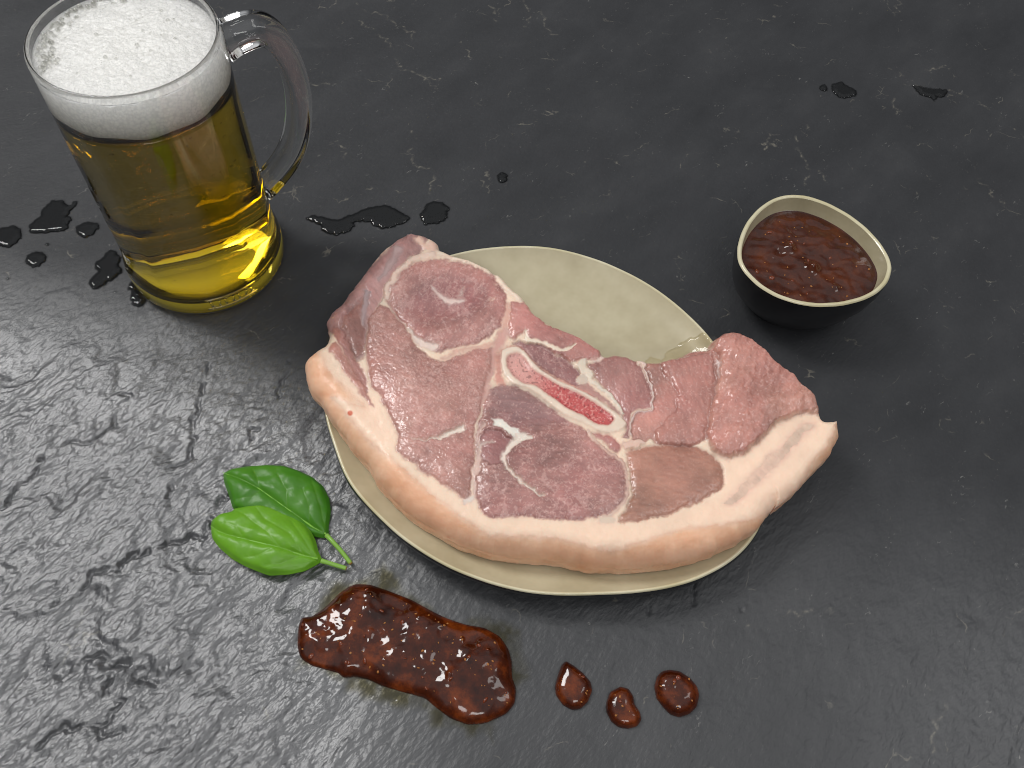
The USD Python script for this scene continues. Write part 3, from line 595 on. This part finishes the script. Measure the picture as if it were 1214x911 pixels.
# rind: everything outside the orange edge line
RIND_EDGE = zb_((128, 545), (175, 640), (250, 720), (330, 800)) + zd((180, 30), (230, 88), (290, 158), (350, 228), (415, 288), (470, 318), (540, 385), (640, 468), (720, 530), (780, 575), (860, 632)) + z7((800, 285), (950, 290), (1100, 305), (1214, 338)) + z6((100, 385), (200, 352), (330, 302), (480, 268), (640, 252), (790, 228), (900, 170), (1040, 20)) + zc((1080, 640), (1150, 560), (1186, 470))
rind_poly = RIND_EDGE + [(1030, 500), (1010, 640), (880, 720), (640, 740), (480, 700), (330, 520), (330, 410), (362, 402)]
reg('rind', rind_poly, (223, 172, 139), 7., 0., .0, 0)

px = proj(np.column_stack([P, z]))
wob = (np.stack([FB(np.column_stack([px / 9, px[:, 0] * 0]), 3, s) for s in (3, 4)], -1) - .5) * 6.5
wob += (np.stack([NX(np.column_stack([px / 2.6, px[:, 0] * 0]), s) for s in (5, 6)], -1) - .5) * 1.6
def paint(pxw, px0=None):
    px0 = pxw if px0 is None else px0
    """albedo and part number at photograph points"""
    col = np.tile(fat, (len(pxw), 1)); lab = np.zeros(len(pxw), int) - 1; lift = np.zeros(len(pxw)); groove = np.zeros(len(pxw)); marb = np.full(len(pxw), .3); an = np.zeros(len(pxw)); isfat = np.ones(len(pxw)); ve = np.zeros(len(pxw))
    for k, (part, pts, c, soft, li, bu, mb, ag, vn) in enumerate(REG):
        q = np.array(pts); lo, hi_ = q.min(0) - 14, q.max(0) + 14
        s = np.nonzero(((pxw > lo) & (pxw < hi_)).all(1))[0]
        if not len(s): continue
        pl = Polygon(soften(q, .5, 1.3 if part in ('fat_seam',) else 2.2)).buffer(0)
        if pl.geom_type != 'Polygon': pl = max(pl.geoms, key=lambda g: g.area)
        dd = sdist(pxw[s] if part not in ('bone', 'marrow') else .3 * pxw[s] + .7 * px0[s], pl); w = smooth(dd, -soft, soft)
        col[s] = col[s] * (1 - w[:, None]) + c * w[:, None]
        marb[s] = marb[s] * (1 - w) + mb * w
        isfat[s] = isfat[s] * (1 - w) + (1. if part in ('fat_seam', 'bone', 'rind', 'marrow') else 0.) * w
        an[s] = np.where(w > .5, ag, an[s]); ve[s] = ve[s] * (1 - w) + vn * w
        if part != 'rind':
            wl = smooth(dd, -max(2.2, soft), max(2.2, soft))
            lift[s] = lift[s] * (1 - wl) + (li + bu * (1 - np.exp(-np.maximum(dd, 0) / 9))) * wl
            groove[s] = np.maximum(groove[s] * (1 - w), np.exp(-(dd / 2.0) ** 2) * (bu > .0005))
        else: lift[s] = lift[s] * (1 - w)
        lab[s[dd > 0]] = k
    return col, lab, lift, groove, marb, an, isfat, ve
pw_ = px + wob
col, lab, lift, groove, marb, an, isfat, ve = paint(pw_, px)
edge = smooth(d, 0, .004)
z = z + (lift - groove * .0004) * edge
# torn coarse grain on the muscle faces, smooth fat
ca, sa = np.cos(an), np.sin(an); u, w_ = ca * px[:, 0] + sa * px[:, 1], -sa * px[:, 0] + ca * px[:, 1]
grain = FB(np.column_stack([u / 9, w_ / 3.2, an]), 3, 12) - .5
g2 = NX(np.column_stack([px / 1.7, px[:, 0] * 0]), 13) - .5
z = z + (grain * .0005 + g2 * .00016) * (1 - isfat) * edge * (.5 + .5 * marb) + (FB(np.column_stack([px / 7, an * 0]), 3, 14) - .5) * .0004 * isfat
flap = np.array([lab_ >= 0 and REG[lab_][4] == .0024 for lab_ in lab]); z[flap] += (FB(np.column_stack([px[flap] / 14, px[flap, 0] * 0]), 4, 15) - .5) * .0030 * edge[flap]
# colour: fibres, marbling, speckle of fat
mus = (1 - isfat)[:, None]
tone = .95 + (FB(np.column_stack([px / 26, an]), 3, 16) - .5) * .75 + (FB(np.column_stack([px / 70, an + 2]), 2, 25) - .5) * .45 + grain * .40
hue = (FB(np.column_stack([px / 40, an + 7]), 3, 26) - .5)[:, None] * np.array([.05, -.20, -.12])
colm = col * tone[:, None] * (1 + hue)
rid = 1 - np.abs(2 * FB(np.column_stack([px / 15 + wob * .3, an]), 3, 17) - 1)
net = smooth(rid, .88, 1.0) * .28 * marb * (ve > .2)
spk = smooth(NX(np.column_stack([px / 1.5, an * 0]), 18) * .6 + FB(np.column_stack([u / 6, w_ / 2.2, an]), 2, 19) * .4, .60, .80) * .30 * marb
mixf = np.clip(net + spk, 0, .75)[:, None]
colm = colm * (1 - mixf) + lin(226, 186, 176) * mixf
colf = col * (1 + ((FB(np.column_stack([px / 18, an * 0]), 4, 20) - .5) * .16)[:, None])
is_rind = np.array([x >= 0 and REG[x][0] == 'rind' for x in lab]); is_mar = np.array([x >= 0 and REG[x][0] == 'marrow' for x in lab])
colf[is_rind] *= (1 + (FB(np.column_stack([px[is_rind] / np.array([30, 12]), an[is_rind] * 0]), 4, 22) - .5)[:, None] * np.array([.25, .5, .7]))
mq = px[is_mar]; mn = NX(np.column_stack([mq / 1.6, mq[:, 0] * 0]), 23); along = np.clip((mq[:, 0] - 605) / 130, 0, 1)
cc = lin(205, 150, 140)[None] * (1 - smooth(along, .1, .45))[:, None] + lin(186, 84, 82)[None] * smooth(along, .1, .45)[:, None]
colf[is_mar] = cc * (1 - smooth(mn, .55, .85)[:, None] * .6) + lin(224, 160, 150) * smooth(mn, .55, .85)[:, None] * .6; colf[is_mar] *= (1 - .45 * smooth(NX(np.column_stack([mq / 2.2, mq[:, 0] * 0]), 24), .72, .85))[:, None]
col = np.clip(colm * mus + colf * (1 - mus), .01, .95)
# a pink spot on the rind and a torn shred at its foot
for sx, sy, sr, sc in ((415, 490, 4.2, (196, 92, 60)), (530, 641, 5, (214, 110, 90))):
    w = smooth(-np.hypot(px[:, 0] - sx, px[:, 1] - sy), -sr, -sr * .5)[:, None]; col = col * (1 - w) + lin(*sc) * w
wobble = lambda w, s: np.column_stack([w[:, :2], w[:, 2]]) + np.column_stack([(FB(w * [120, 120, 300], 3, 30)[:, None] - .5) * .0012 * np.ones((1, 2)) * (s < 1), np.zeros(len(w))])
v, f = close_under(P, f, z, zbot + .0003, nb, rows=12, wob=wobble)
extra = v[len(P):]; pe = proj(extra); ce, le = paint(pe)[:2]
near = cKDTree(P[:nb]).query(extra[:, :2])[1]
rj = np.array([x >= 0 and REG[x][0] in ('rind',) for x in le]) | (og[cKDTree(og[:, :2]).query(extra[:, :2])[1], 2] < .5)
ce = np.where(rj[:, None], lin(223, 172, 140) * (1 + (FB(np.column_stack([pe / np.array([30, 12]), pe[:, 0] * 0]), 4, 22) - .5)[:, None] * np.array([.25, .5, .7])), lin(178, 120, 110))
left = (pe[:, 0] < 480) & (pe[:, 1] < 405); ce[left] = lin(164, 118, 112) * (1 + (FB(np.column_stack([pe[left] / 12, pe[left, 0] * 0]), 3, 33)[:, None] - .5) * .6)
col = np.vstack([col, np.clip(ce, .01, .95)])
lab_v = np.r_[lab, np.where(rj & ~left, len(REG) - 1, np.where(left, 0, -1))]
n = vnormals(v, f)
fc = lab_v[f]; flab = np.where(fc[:, 0] == fc[:, 1], fc[:, 0], np.where(fc[:, 1] == fc[:, 2], fc[:, 1], fc[:, 0]))
meat_nodes = lambda rough, sss, bump, coat: ({
    'a': ('attribute', {'attribute': 'col'}), 'g': ('geometry', {}), 'n': ('noise_texture', {'scale': 1300., 'detail': 3.}), 'n2': ('noise_texture', {'scale': 160., 'detail': 3.}),
    'b': ('bump', {'strength': bump, 'distance': .0006}), 'r': ('map_range', {'from_min': .35, 'from_max': .65, 'to_min': rough - .12, 'to_max': rough + .16}),
    'p': ('principled_bsdf', {'subsurface_weight': sss, 'subsurface_scale': .0016, 'subsurface_radius': (1., .45, .35), 'coat_weight': coat, 'coat_roughness': .12, 'specular_ior_level': .45})},
    [('a.color', 'p.base_color'), ('g.position', 'n.vector'), ('g.position', 'n2.vector'), ('n.fac', 'b.height'), ('b.normal', 'p.normal'), ('n2.fac', 'r.value'), ('r.result', 'p.roughness'), ('b.normal', 'p.coat_normal')])
M_mus = mat('raw_muscle', *meat_nodes(.36, .35, .16, .5)); M_fat = mat('raw_fat', *meat_nodes(.48, .45, .15, .15)); M_rind = mat('pork_rind', *meat_nodes(.5, .4, .18, .1)); M_bone = mat('bone', *meat_nodes(.4, .3, .2, .3))
steak = thing_at('pork_steak', 'thick raw pork steak with pale rind and round bone lying across the plate', 'meat', (*P.mean(0), .012))
def emit(name, mask, material, parent=steak, label=None):
    if mask.sum() < 4: return None
    return obj(name, *subset(v, f, n, col, mask)[:2], material, parent, normals=subset(v, f, n, col, mask)[2], col=subset(v, f, n, col, mask)[3], label=label)
part_of = np.array(['fat_layer' if k < 0 else REG[k][0] for k in range(-1, len(REG))])[flab + 1]
emit('fat_layer', (part_of == 'fat_layer') | (part_of == 'bone_halo'), M_fat)
emit('rind', part_of == 'rind', M_rind)
emit('membrane', part_of == 'membrane', M_mus)
bone = emit('bone', part_of == 'bone', M_bone)
emit('marrow', part_of == 'marrow', M_bone, bone)
for k, r_ in enumerate(REG):
    if r_[0] == 'muscle': emit('muscle', flab == k, M_mus)
    if r_[0] == 'fat_seam': emit('fat_seam', flab == k, M_fat)

jp = soften(at(*np.array([(752, 428), (770, 418), (786, 420), (800, 408), (818, 402), (832, 400), (846, 404), (850, 415), (838, 424), (815, 426), (795, 432), (770, 436)]).T, .012)[:, :2], .0005, .0012)
jp += (np.stack([FB(np.column_stack([jp * 220, jp[:, 0] * 0]), 3, s_) for s_ in (71, 72)], -1) - .5) * .006
P, f, d, oo = blob_grid(jp, .0007, [.0002, .0005]); sj = plate_s(P)
zi = np.interp(sj, [q[0] for q in inside[::-1]], [q[1] for q in inside[::-1]])
z = zi + .00015 + .0006 * smooth(d, 0, .0016) + (NX(np.column_stack([P * 330, P[:, 0] * 0]), 73) - .5) * .0005 * smooth(d, 0, .001)
jt = thing_at('meat_juice', 'wet trace of meat juice on the plate beside the right part of the steak', 'juice', (*P.mean(0), .012))
obj('juice', np.column_stack([P, z]), f, juice_m, jt)

# ------------------------------------------------------------------ sauces
def sauce_mat(name, c0, c1, c2, scale):
    return mat(name, {'g': ('geometry', {}), 'n': ('noise_texture', {'scale': 85., 'detail': 6., 'roughness': .65}), 'r': ('rgb_ramp', {'ramp': [(.34, c0), (.52, c1), (.72, c2)]}),
                      'n2': ('noise_texture', {'scale': 420., 'detail': 3.}), 'b': ('bump', {'strength': .06, 'distance': .0011}),
                      'p': ('principled_bsdf', {'roughness': .10, 'ior': 1.42, 'coat_weight': .3, 'coat_roughness': .05, 'subsurface_weight': .1, 'subsurface_scale': .0012, 'subsurface_radius': (1, .3, .1)})},
               [('g.position', 'n.vector'), ('g.position', 'n2.vector'), ('n.fac', 'r.fac'), ('r.color', 'p.base_color'), ('n2.fac', 'b.height'), ('b.normal', 'p.normal')])
M_sauce = sauce_mat('barbecue_sauce', (.014, .0024, .0007), (.044, .0076, .0016), (.16, .031, .0045), 1)
M_seed = mat('pepper_seed', {'o': ('object_info', {}), 'p': ('principled_bsdf', {'base_color': (.34, .11, .02), 'roughness': .5, 'subsurface_weight': .3, 'subsurface_scale': .001})})
M_chunk = mat('sauce_chunk', {'p': ('principled_bsdf', {'base_color': (.13, .026, .008), 'roughness': .18, 'coat_weight': .5, 'coat_roughness': .05})})
def specks(pts, nrm_z, count, smin, smax, seed, inside):
    """little irregular seeds half sunk in a surface"""
    r = np.random.default_rng(seed); vs, fs, k = [], [], 0; ic = trimesh.creation.icosphere(1, 1.0)
    idx = r.choice(np.nonzero(inside)[0], count)
    for i_ in idx:
        s = r.uniform(smin, smax); M = trimesh.transformations.random_rotation_matrix(r.random(3))[:3, :3]
        vs.append((ic.vertices * [1, r.uniform(.6, .9), r.uniform(.4, .7)] * s) @ M.T + pts[i_] - [0, 0, .25 * s]); fs.append(ic.faces + k); k += len(ic.vertices)
    return np.vstack(vs), np.vstack(fs)

def sauce_blob(name, out_px, label, h, seed, lump, group=None, seeds=20, chunks=6, step=.0006, sigma=.0012, cat='sauce'):
    out = soften(at(*np.array(out_px).T, .0008)[:, :2], step, sigma)
    P, f, d, oo = blob_grid(out, step, [step * .25, step * .6, step * 1.1]); nb = len(oo)
    wdt = d.max(); g = ground(P)
    z = np.maximum(g, -.001) * .3 + h * (1 - (1 - np.clip(d / (wdt * .85), 0, 1)) ** 2.2) ** .55
    k = smooth(d, 0, h * 1.2)
    q = np.column_stack([P, P[:, 0] * 0])
    z = z + k * lump * ((FB(q * 65, 3, seed) - .5) * .0050 + (1 - np.abs(2 * FB(q * 95, 2, seed + 5) - 1) - .6) * .0009 + (NX(q * 420, seed + 9) - .5) * .0002 + smooth(NX(q * 240, seed + 14),   .78, .97) * .0006)
    v, ff = close_under(P, f, z, np.minimum(g - .0015, -.0012), nb, rows=2)
    c = P.mean(0); t = thing_at(name, label, cat, (*c, 0), group)
    obj('sauce', v, ff, M_sauce, t)
    top = np.column_stack([P, z]); ins = d > h * .35
    obj('seeds', *specks(top, 0, seeds, .0003, .0008, seed, ins), M_seed, t, kind='stuff')
    if chunks: obj('pepper_bits', *specks(top, 0, chunks,   .0008, .0018, seed + 1, ins), M_chunk, t, kind='stuff')
    return t
zs = zm(330, 670, 3.916); zdp = zm(640, 760, 5.781)
sauce_blob('sauce_smear', zs((360, 85), (430, 90), (520, 120), (620, 160), (700, 205), (780, 245), (870, 275), (960, 290), (1030, 330), (1070, 390), (1085, 450), (1085, 520), (1105, 570), (1100, 640), (1060, 690), (960, 735), (880, 742), (800, 712), (730, 660), (680, 615), (580, 590), (480, 560), (420, 530), (350, 515), (300, 525), (280, 500), (220, 485), (150, 465), (100, 430), (85, 370), (90, 290), (105, 240), (150, 240), (210, 200), (280, 130), (330, 95)),
           'long lumpy smear of dark red barbecue sauce spread on the slate below the leaves', .0060, 101, 1.0, seeds=75, chunks=22)
drops = 'drops of sauce on the slate'
sauce_blob('sauce_drop', zdp((180, 135), (230, 165), (300, 220), (350, 280), (362, 340), (330, 420), (280, 465), (220, 472), (160, 440), (110, 370), (103, 310), (120, 240), (150, 160)), 'pear shaped drop of sauce, nearest of three drops to the long smear', .0046, 121, .22, drops, 6, 2, .0004, .0006)
sauce_blob('sauce_drop', zdp((550, 310), (610, 325), (645, 380), (650, 430), (690, 490), (700, 540), (670, 585), (600, 602), (540, 590), (490, 550), (455, 480), (455, 420), (480, 350)), 'bean shaped drop of sauce, middle and lowest of the three drops', .0042, 122, .22, drops, 6, 2, .0004, .0006)
sauce_blob('sauce_drop', zdp((890, 195), (960, 205), (1030, 250), (1080, 310), (1097, 370), (1080, 450), (1030, 500), (960, 522), (900, 505), (850, 455), (800, 390), (785, 310), (805, 240), (840, 205)), 'round fat drop of sauce, rightmost of the three drops', .0052, 123, .22, drops, 7, 2, .0004, .0006)

# oily juice that has run out of the smear: a thin film that follows the stone
oil = mat('oily_film', {'t': ('transparent_bsdf', {'color': (.74, .70, .52)}), 'gl': ('glossy_bsdf', {'roughness': .10}), 'fr': ('fresnel', {'IOR': 1.45}), 'm': ('mix_closure', {}), 'a': ('attribute', {'attribute': 'col'}), 's': ('separate_color', {}), 'c': ('transparent_bsdf', {}), 'o': ('mix_closure', {})}, [('a.color', 's.color'), ('s.r', 'o.fac'), ('c.BSDF', 'o.closure1'), ('m.closure', 'o.closure2'), ('fr.fac', 'm.fac'), ('t.BSDF', 'm.closure1'), ('gl.BSDF', 'm.closure2')], surface='o.closure')
op = soften(at(*np.array(zs((60, 230), (130, 180), (300, 70), (420, 12), (500, 20), (560, 70), (680, 130), (760, 190), (850, 240), (960, 265), (1060, 310), (1120, 400), (1130, 520), (1150, 600), (1110, 700), (990, 770), (860, 775), (740, 730), (640, 690), (520, 660), (400, 620), (300, 585), (220, 545), (120, 490), (50, 440), (50, 330))).T, 0)[:, :2], .0008, .002)
op += (np.stack([FB(np.column_stack([op * 150, op[:, 0] * 0]), 3, s) for s in (61, 62)], -1) - .5) * .012
op += (NX(np.column_stack([op * 60, op[:, :1] * 0]), 66)[:, None] - .5) * .02 * (op - op.mean(0)) / .06
P, f, d, oo = blob_grid(soften(op, .0006, .0006), .0009, [.0003]); g = ground(P)
z = np.maximum(g, -.0004) * .8 + .00035 * smooth(d, 0, .002) + (NX(np.column_stack([P * 500, P[:, 0] * 0]), 63) - .5) * .0002
v, f = close_under(P, f, z, g - .001, len(oo), 1)
film = thing_at('oily_juice', 'thin glossy film of oily juice around the long sauce smear', 'juice', (*P.mean(0), 0))
fade = smooth(d, 0, .006) * (.35 + .65 * smooth(FB(np.column_stack([P * 190, P[:, 0] * 0]), 3, 64), .38, .6)); fade = np.r_[fade, np.zeros(len(oo)), np.zeros(len(P))]
obj('film', v[:len(P)], f[(f < len(P)).all(1)], oil, film, col=np.column_stack([fade] * 3)[:len(P)])

# ------------------------------------------------------------------ dip bowl with sauce
zw = zm(840, 210, 4.796)
BZ = .0400
bo = np.array(zw((470, 100), (560, 107), (680, 148), (800, 213), (900, 290), (980, 378), (1030, 460), (1046, 520), (1022, 600), (960, 662), (880, 702), (760, 732), (620, 740), (500, 722), (380, 682), (280, 622), (200, 542), (165, 480), (163, 400), (185, 320), (220, 250), (280, 180), (350, 130), (410, 108)))
brim = soften(at(*bo.T, BZ)[:, :2], .0006, .003); NB = len(brim); BC = brim.mean(0)
bw_ = np.linalg.norm(brim - BC, axis=1).mean()
def bring(s, z, rnd=0., wall=0.):
    dlt = brim - BC; L = np.linalg.norm(dlt, axis=1, keepdims=True); r = L * (1 - rnd) + bw_ * rnd
    return np.column_stack([BC + dlt / L * (r * s - wall), np.full(NB, z)])
bowl = thing_at('dip_bowl', 'small uneven bowl, cream glazed inside and black outside, holding sauce', 'bowl', (*BC, 0))
T = .0024
ins = [(1, BZ, 0, T), (.985, BZ - .004, .05, T), (.955, BZ - .010, .1, T), (.915, BZ - .016, .2, T), (.84, BZ - .023, .35, T), (.70, BZ - .029, .6, T), (.48, BZ - .0325, .9, T), (.2, BZ - .034, 1, T), (.1, BZ - .034, 1, T)]
vv, ff = loft(np.array([bring(*x) for x in ins])); vv, ff = cap(vv, ff, (len(ins) - 1) * NB + np.arange(NB))
if vnormals(vv, ff)[-1, 2] < 0: ff = ff[:, ::-1]
obj('cream_inside', vv, ff, cream, bowl)
rr = [(1, BZ, 0, T), (1, BZ + .0005, 0, T * .8), (1, BZ + .0007, 0, T * .5), (1, BZ + .0005, 0, T * .2), (1, BZ - .0003, 0, 0)]
vv, ff = loft(np.array([bring(*x) for x in rr]))
if vnormals(vv, ff)[2 * NB, 2] < 0: ff = ff[:, ::-1]
obj('rim', vv, ff, rim_glaze, bowl)
ex = [(1, BZ - .0003, 0, 0), (1.004, BZ - .003, 0, 0), (1.0, BZ - .009, .05, 0), (.965, BZ - .017, .15, 0), (.89, BZ - .025, .3, 0), (.78, BZ - .032, .5, 0), (.66, BZ - .0365, .8, 0), (.60, BZ - .0395, .9, 0), (.57, BZ - .0398, 1, 0), (.1, BZ - .0390, 1, 0)]
vv, ff = loft(np.array([bring(*x) for x in ex])); vv, ff = cap(vv, ff, (len(ex) - 1) * NB + np.arange(NB))
if vnormals(vv, ff)[-1, 2] > 0: ff = ff[:, ::-1]
obj('black_outside', vv, ff, black_glaze, bowl)
SZ = BZ - .0092
so = bring(.960, SZ, .09, T - .0003)[:, :2]
P, f, d, oo = blob_grid(resample(so, .0006), .0006, [.0002, .0005, .001]); nb = len(oo); q = np.column_stack([P, P[:, 0] * 0]); k = smooth(d, .0006, .006)
z = SZ + .0007 * np.exp(-d / .0012) + k * ((FB(q * 70, 3, 141) - .5) * .0030 + (1 - np.abs(2 * FB(q * np.array([60, 110, 1]), 2, 142) - 1) - .6) * .0010 + (NX(q * 320, 143) - .5) * .0004)
for lx, ly, lh, lr in ((935, 295, .0030, .003), (962, 319, .0042, .0034), (925, 300, -.0015, .0025), (990, 342, .0014, .002)):
    c = at(lx, ly, SZ)[:2]; z = z + lh * np.exp(-((P - c) ** 2).sum(1) / lr ** 2)
v, f2 = close_under(P, f, z, SZ - .004, nb, 1)
sb = thing_at('bowl_sauce', 'dark brown barbecue sauce with seeds filling the small bowl', 'sauce', (*BC, SZ))
M_sauce2 = sauce_mat('bowl_sauce', (.026, .0055, .0020), (.046, .0100, .0032), (.085, .020, .005), 1)
obj('sauce', v, f2, M_sauce2, sb)
top = np.column_stack([P, z]); obj('seeds', *specks(top, 0, 34, .0004, .0009, 144, d > .004), M_seed, sb, kind='stuff'); obj('pepper_bits', *specks(top, 0, 9, .0009, .002, 145, d > .006), M_chunk, sb, kind='stuff')

# ------------------------------------------------------------------ basil leaves
leafm = mat('basil_leaf', {'a': ('attribute', {'attribute': 'col'}), 'g': ('geometry', {}), 'n': ('noise_texture', {'scale': 700., 'detail': 3.}), 'b': ('bump', {'strength': .18, 'distance': .0005}),
                           'p': ('principled_bsdf', {'roughness': .40, 'coat_weight': .12, 'coat_roughness': .35, 'subsurface_weight': .12, 'subsurface_scale': .0008, 'subsurface_radius': (.5, 1, .2)}), 't': ('translucent_bsdf', {}), 'm': ('mix_closure', {'fac': .3})},
            [('a.color', 'p.base_color'), ('a.color', 't.color'), ('g.position', 'n.vector'), ('n.fac', 'b.height'), ('b.normal', 'p.normal'), ('p.BSDF', 'm.closure1'), ('t.BSDF', 'm.closure2')], surface='m.closure')
stalkm = mat('basil_stalk', {'a': ('attribute', {'attribute': 'col'}), 'p': ('principled_bsdf', {'roughness': .35, 'subsurface_weight': .2, 'subsurface_scale': .001, 'subsurface_radius': (.6, 1, .3)})}, [('a.color', 'p.base_color')])
zl = zm(230, 530, 5.359)
def leaf(outline, mid, sides, stalk, label, base, lift, seed, tip_pt):
    z0 = lift
    out = soften(at(*np.array(outline).T, z0)[:, :2], .0005, .0007)
    P, f, d, oo = blob_grid(out, .0005, [.0002, .0005]); nb = len(oo)
    m3 = resample(at(*np.array(mid).T, z0)[:, :2], .0004, closed=False)
    md, mj = cKDTree(m3).query(P); along = mj / (len(m3) - 1)
    vein = .5 * np.exp(-(md / .00045) ** 2) * (.5 + .5 * along); hgt = z0 + .0050 * (1 - np.exp(-d / .006)) - .0016 * np.exp(-md / .0016) + .0012 * along
    vl = np.full(len(P), 9.)
    for s in sides:
        q = resample(at(*np.array(s).T, z0)[:, :2], .0004, closed=False); vd = cKDTree(q).query(P)[0]; vl = np.minimum(vl, vd)
        vein = np.maximum(vein, .28 * np.exp(-(vd / .00035) ** 2))
    hgt += .0007 * (1 - np.exp(-np.minimum(vl, md) / .0022)) * smooth(d, 0, .003) - .0003 * vein
    q = np.column_stack([P, P[:, 0] * 0]); hgt += (FB(q * 75, 3, seed) - .5) * .0042 * smooth(d, 0, .002) + (NX(q * np.array([500, 500, 1]), seed + 1) - .5) * .00012
    hgt -= smooth(.0016 - d, 0, .0016) * .0010
    pale, dark = lin(132, 176, 72), lin(58, 122, 22)
    t_ = FB(q * 60, 3, seed + 2)
    c = dark * (1 - t_[:, None] * .5) + lin(104, 166, 48) * (t_[:, None] * .5) if base == 'dark' else lin(100, 164, 28) * (1 - t_[:, None] * .6) + lin(130, 186, 54) * t_[:, None] * .6
    c = c * (1 - .5 * vein[:, None]) + pale * .5 * vein[:, None]
    n = len(P); v = np.vstack([np.column_stack([P, hgt + .00018]), np.column_stack([P, hgt - .00018])]); r = np.arange(nb); r2 = np.roll(r, -1)
    ff = np.vstack([f, f[:, ::-1] + n, np.stack([r, r + n, r2], 1), np.stack([r2, r + n, r2 + n], 1)])
    th = thing_at('basil_leaf', label, 'leaf', (*P.mean(0), 0))
    obj('blade', v, ff, leafm, th, col=np.vstack([c, c]))
    tr = cKDTree(P)
    zz = lambda x: hgt[tr.query(x)[1]]
    mr = m3[::4]; mv = tube(np.column_stack([mr, gaussian_filter1d(zz(mr), 3) + .0001]), np.linspace(.00015, .00055, len(mr)), 8, .6)
    obj('midrib', *mv, stalkm, th, col=np.tile(.3 * pale + .7 * lin(104, 164, 40), (len(mv[0]), 1)))
    sx = np.array(stalk, float); zst = np.interp(np.linspace(0, 1, len(sx)), [0, .35, 1], [zz(at(*sx[:1].T, z0)[:, :2])[0] + .0002, .0038, .0018])
    sp = at(sx[:, 0], sx[:, 1], zst); sp = resample(sp, .0006, closed=False); sp = np.stack([gaussian_filter1d(sp[:, k], 3, mode='nearest') for k in range(3)], -1)
    tv = tube(sp, np.interp(np.linspace(0, 1, len(sp)), [0, .2, .95, 1], [.0013, .0011, .00105, .0008]), 12)
    ct = np.linspace(0, 1, len(sp)); cs = lin(120, 164, 66) * (1 - smooth(ct, .9, 1.0))[:, None] + lin(128, 86, 36) * smooth(ct, .9, 1.0)[:, None]; cs = np.vstack([np.repeat(cs, 12, 0), cs[:1], cs[-1:]])
    obj('stalk', *tv, stalkm, th, col=cs)
leaf(zl((178, 158), (240, 134), (330, 120), (460, 112), (570, 118), (660, 148), (750, 190), (820, 250), (860, 330), (870, 420), (856, 500), (856, 560), (830, 580), (770, 572), (650, 545), (520, 500), (400, 450), (300, 420), (245, 390), (225, 320), (192, 230)),
     zl((182, 162), (280, 210), (430, 290), (600, 410), (760, 520), (845, 562)), [zl((430, 290), (410, 220), (380, 160)), zl((600, 400), (600, 300), (540, 200)), zl((740, 500), (740, 400), (700, 290)), zl((430, 300), (380, 340), (290, 350)), zl((840, 540), (810, 400), (750, 220))],
     zl((840, 560), (870, 590), (930, 655), (1005, 752)), 'darker green basil leaf, partly tucked under the front leaf', 'dark', .0012, 201, 0)
leaf(zl((100, 500), (110, 460), (165, 422), (243, 405), (250, 388), (330, 373), (430, 368), (520, 383), (620, 430), (690, 480), (745, 540), (775, 600), (792, 670), (812, 708), (800, 735), (760, 762), (700, 792), (600, 812), (480, 818), (420, 797), (330, 760), (240, 710), (160, 640), (115, 580)),
     zl((104, 500), (160, 540), (230, 575), (400, 622), (560, 665), (700, 702), (805, 722)), [zl((560, 660), (470, 560), (300, 430), (250, 400)), zl((700, 695), (620, 580), (460, 480), (400, 400)), zl((330, 600), (280, 530), (200, 500)), zl((500, 680), (420, 710), (330, 715)), zl((770, 710), (700, 600), (620, 480)), zl((680, 710), (560, 760), (460, 770))],
     zl((800, 722), (850, 735), (900, 752), (980, 776)), 'bright green basil leaf lying in front of the other leaf', 'bright', .0040, 211, 0)

# ------------------------------------------------------------------ spilled water
for k, (pts, label) in enumerate(WATER):
    out = soften(at(*np.array(pts).T, 0)[:, :2], .0004, .0012); out = out + (np.stack([FB(np.column_stack([out * 420, out[:, 0] * 0]), 3, s_) for s_ in (81, 82)], -1) - .5) * min(.0030, .25 * float(np.ptp(out, 0).min()))
    P, f, d, oo = blob_grid(out, .0006, [.00012, .0003, .0006]); g = ground(P)
    hmax = min(.0012, .55 * d.max())
    z = .0001 + hmax * (1 - (1 - np.clip(d / min(.0030, .9 * d.max()), 0, 1)) ** 2) ** .5
    v, f = close_under(P, f, z, np.minimum(g - .0012, -.0014), len(oo), 1)
    t = thing_at('water_puddle', label, 'water', (*P.mean(0), 0), None)
    v, f = np.column_stack([P, z]), f[(f < len(P)).all(1)]
    obj('water', v, f, water, t)
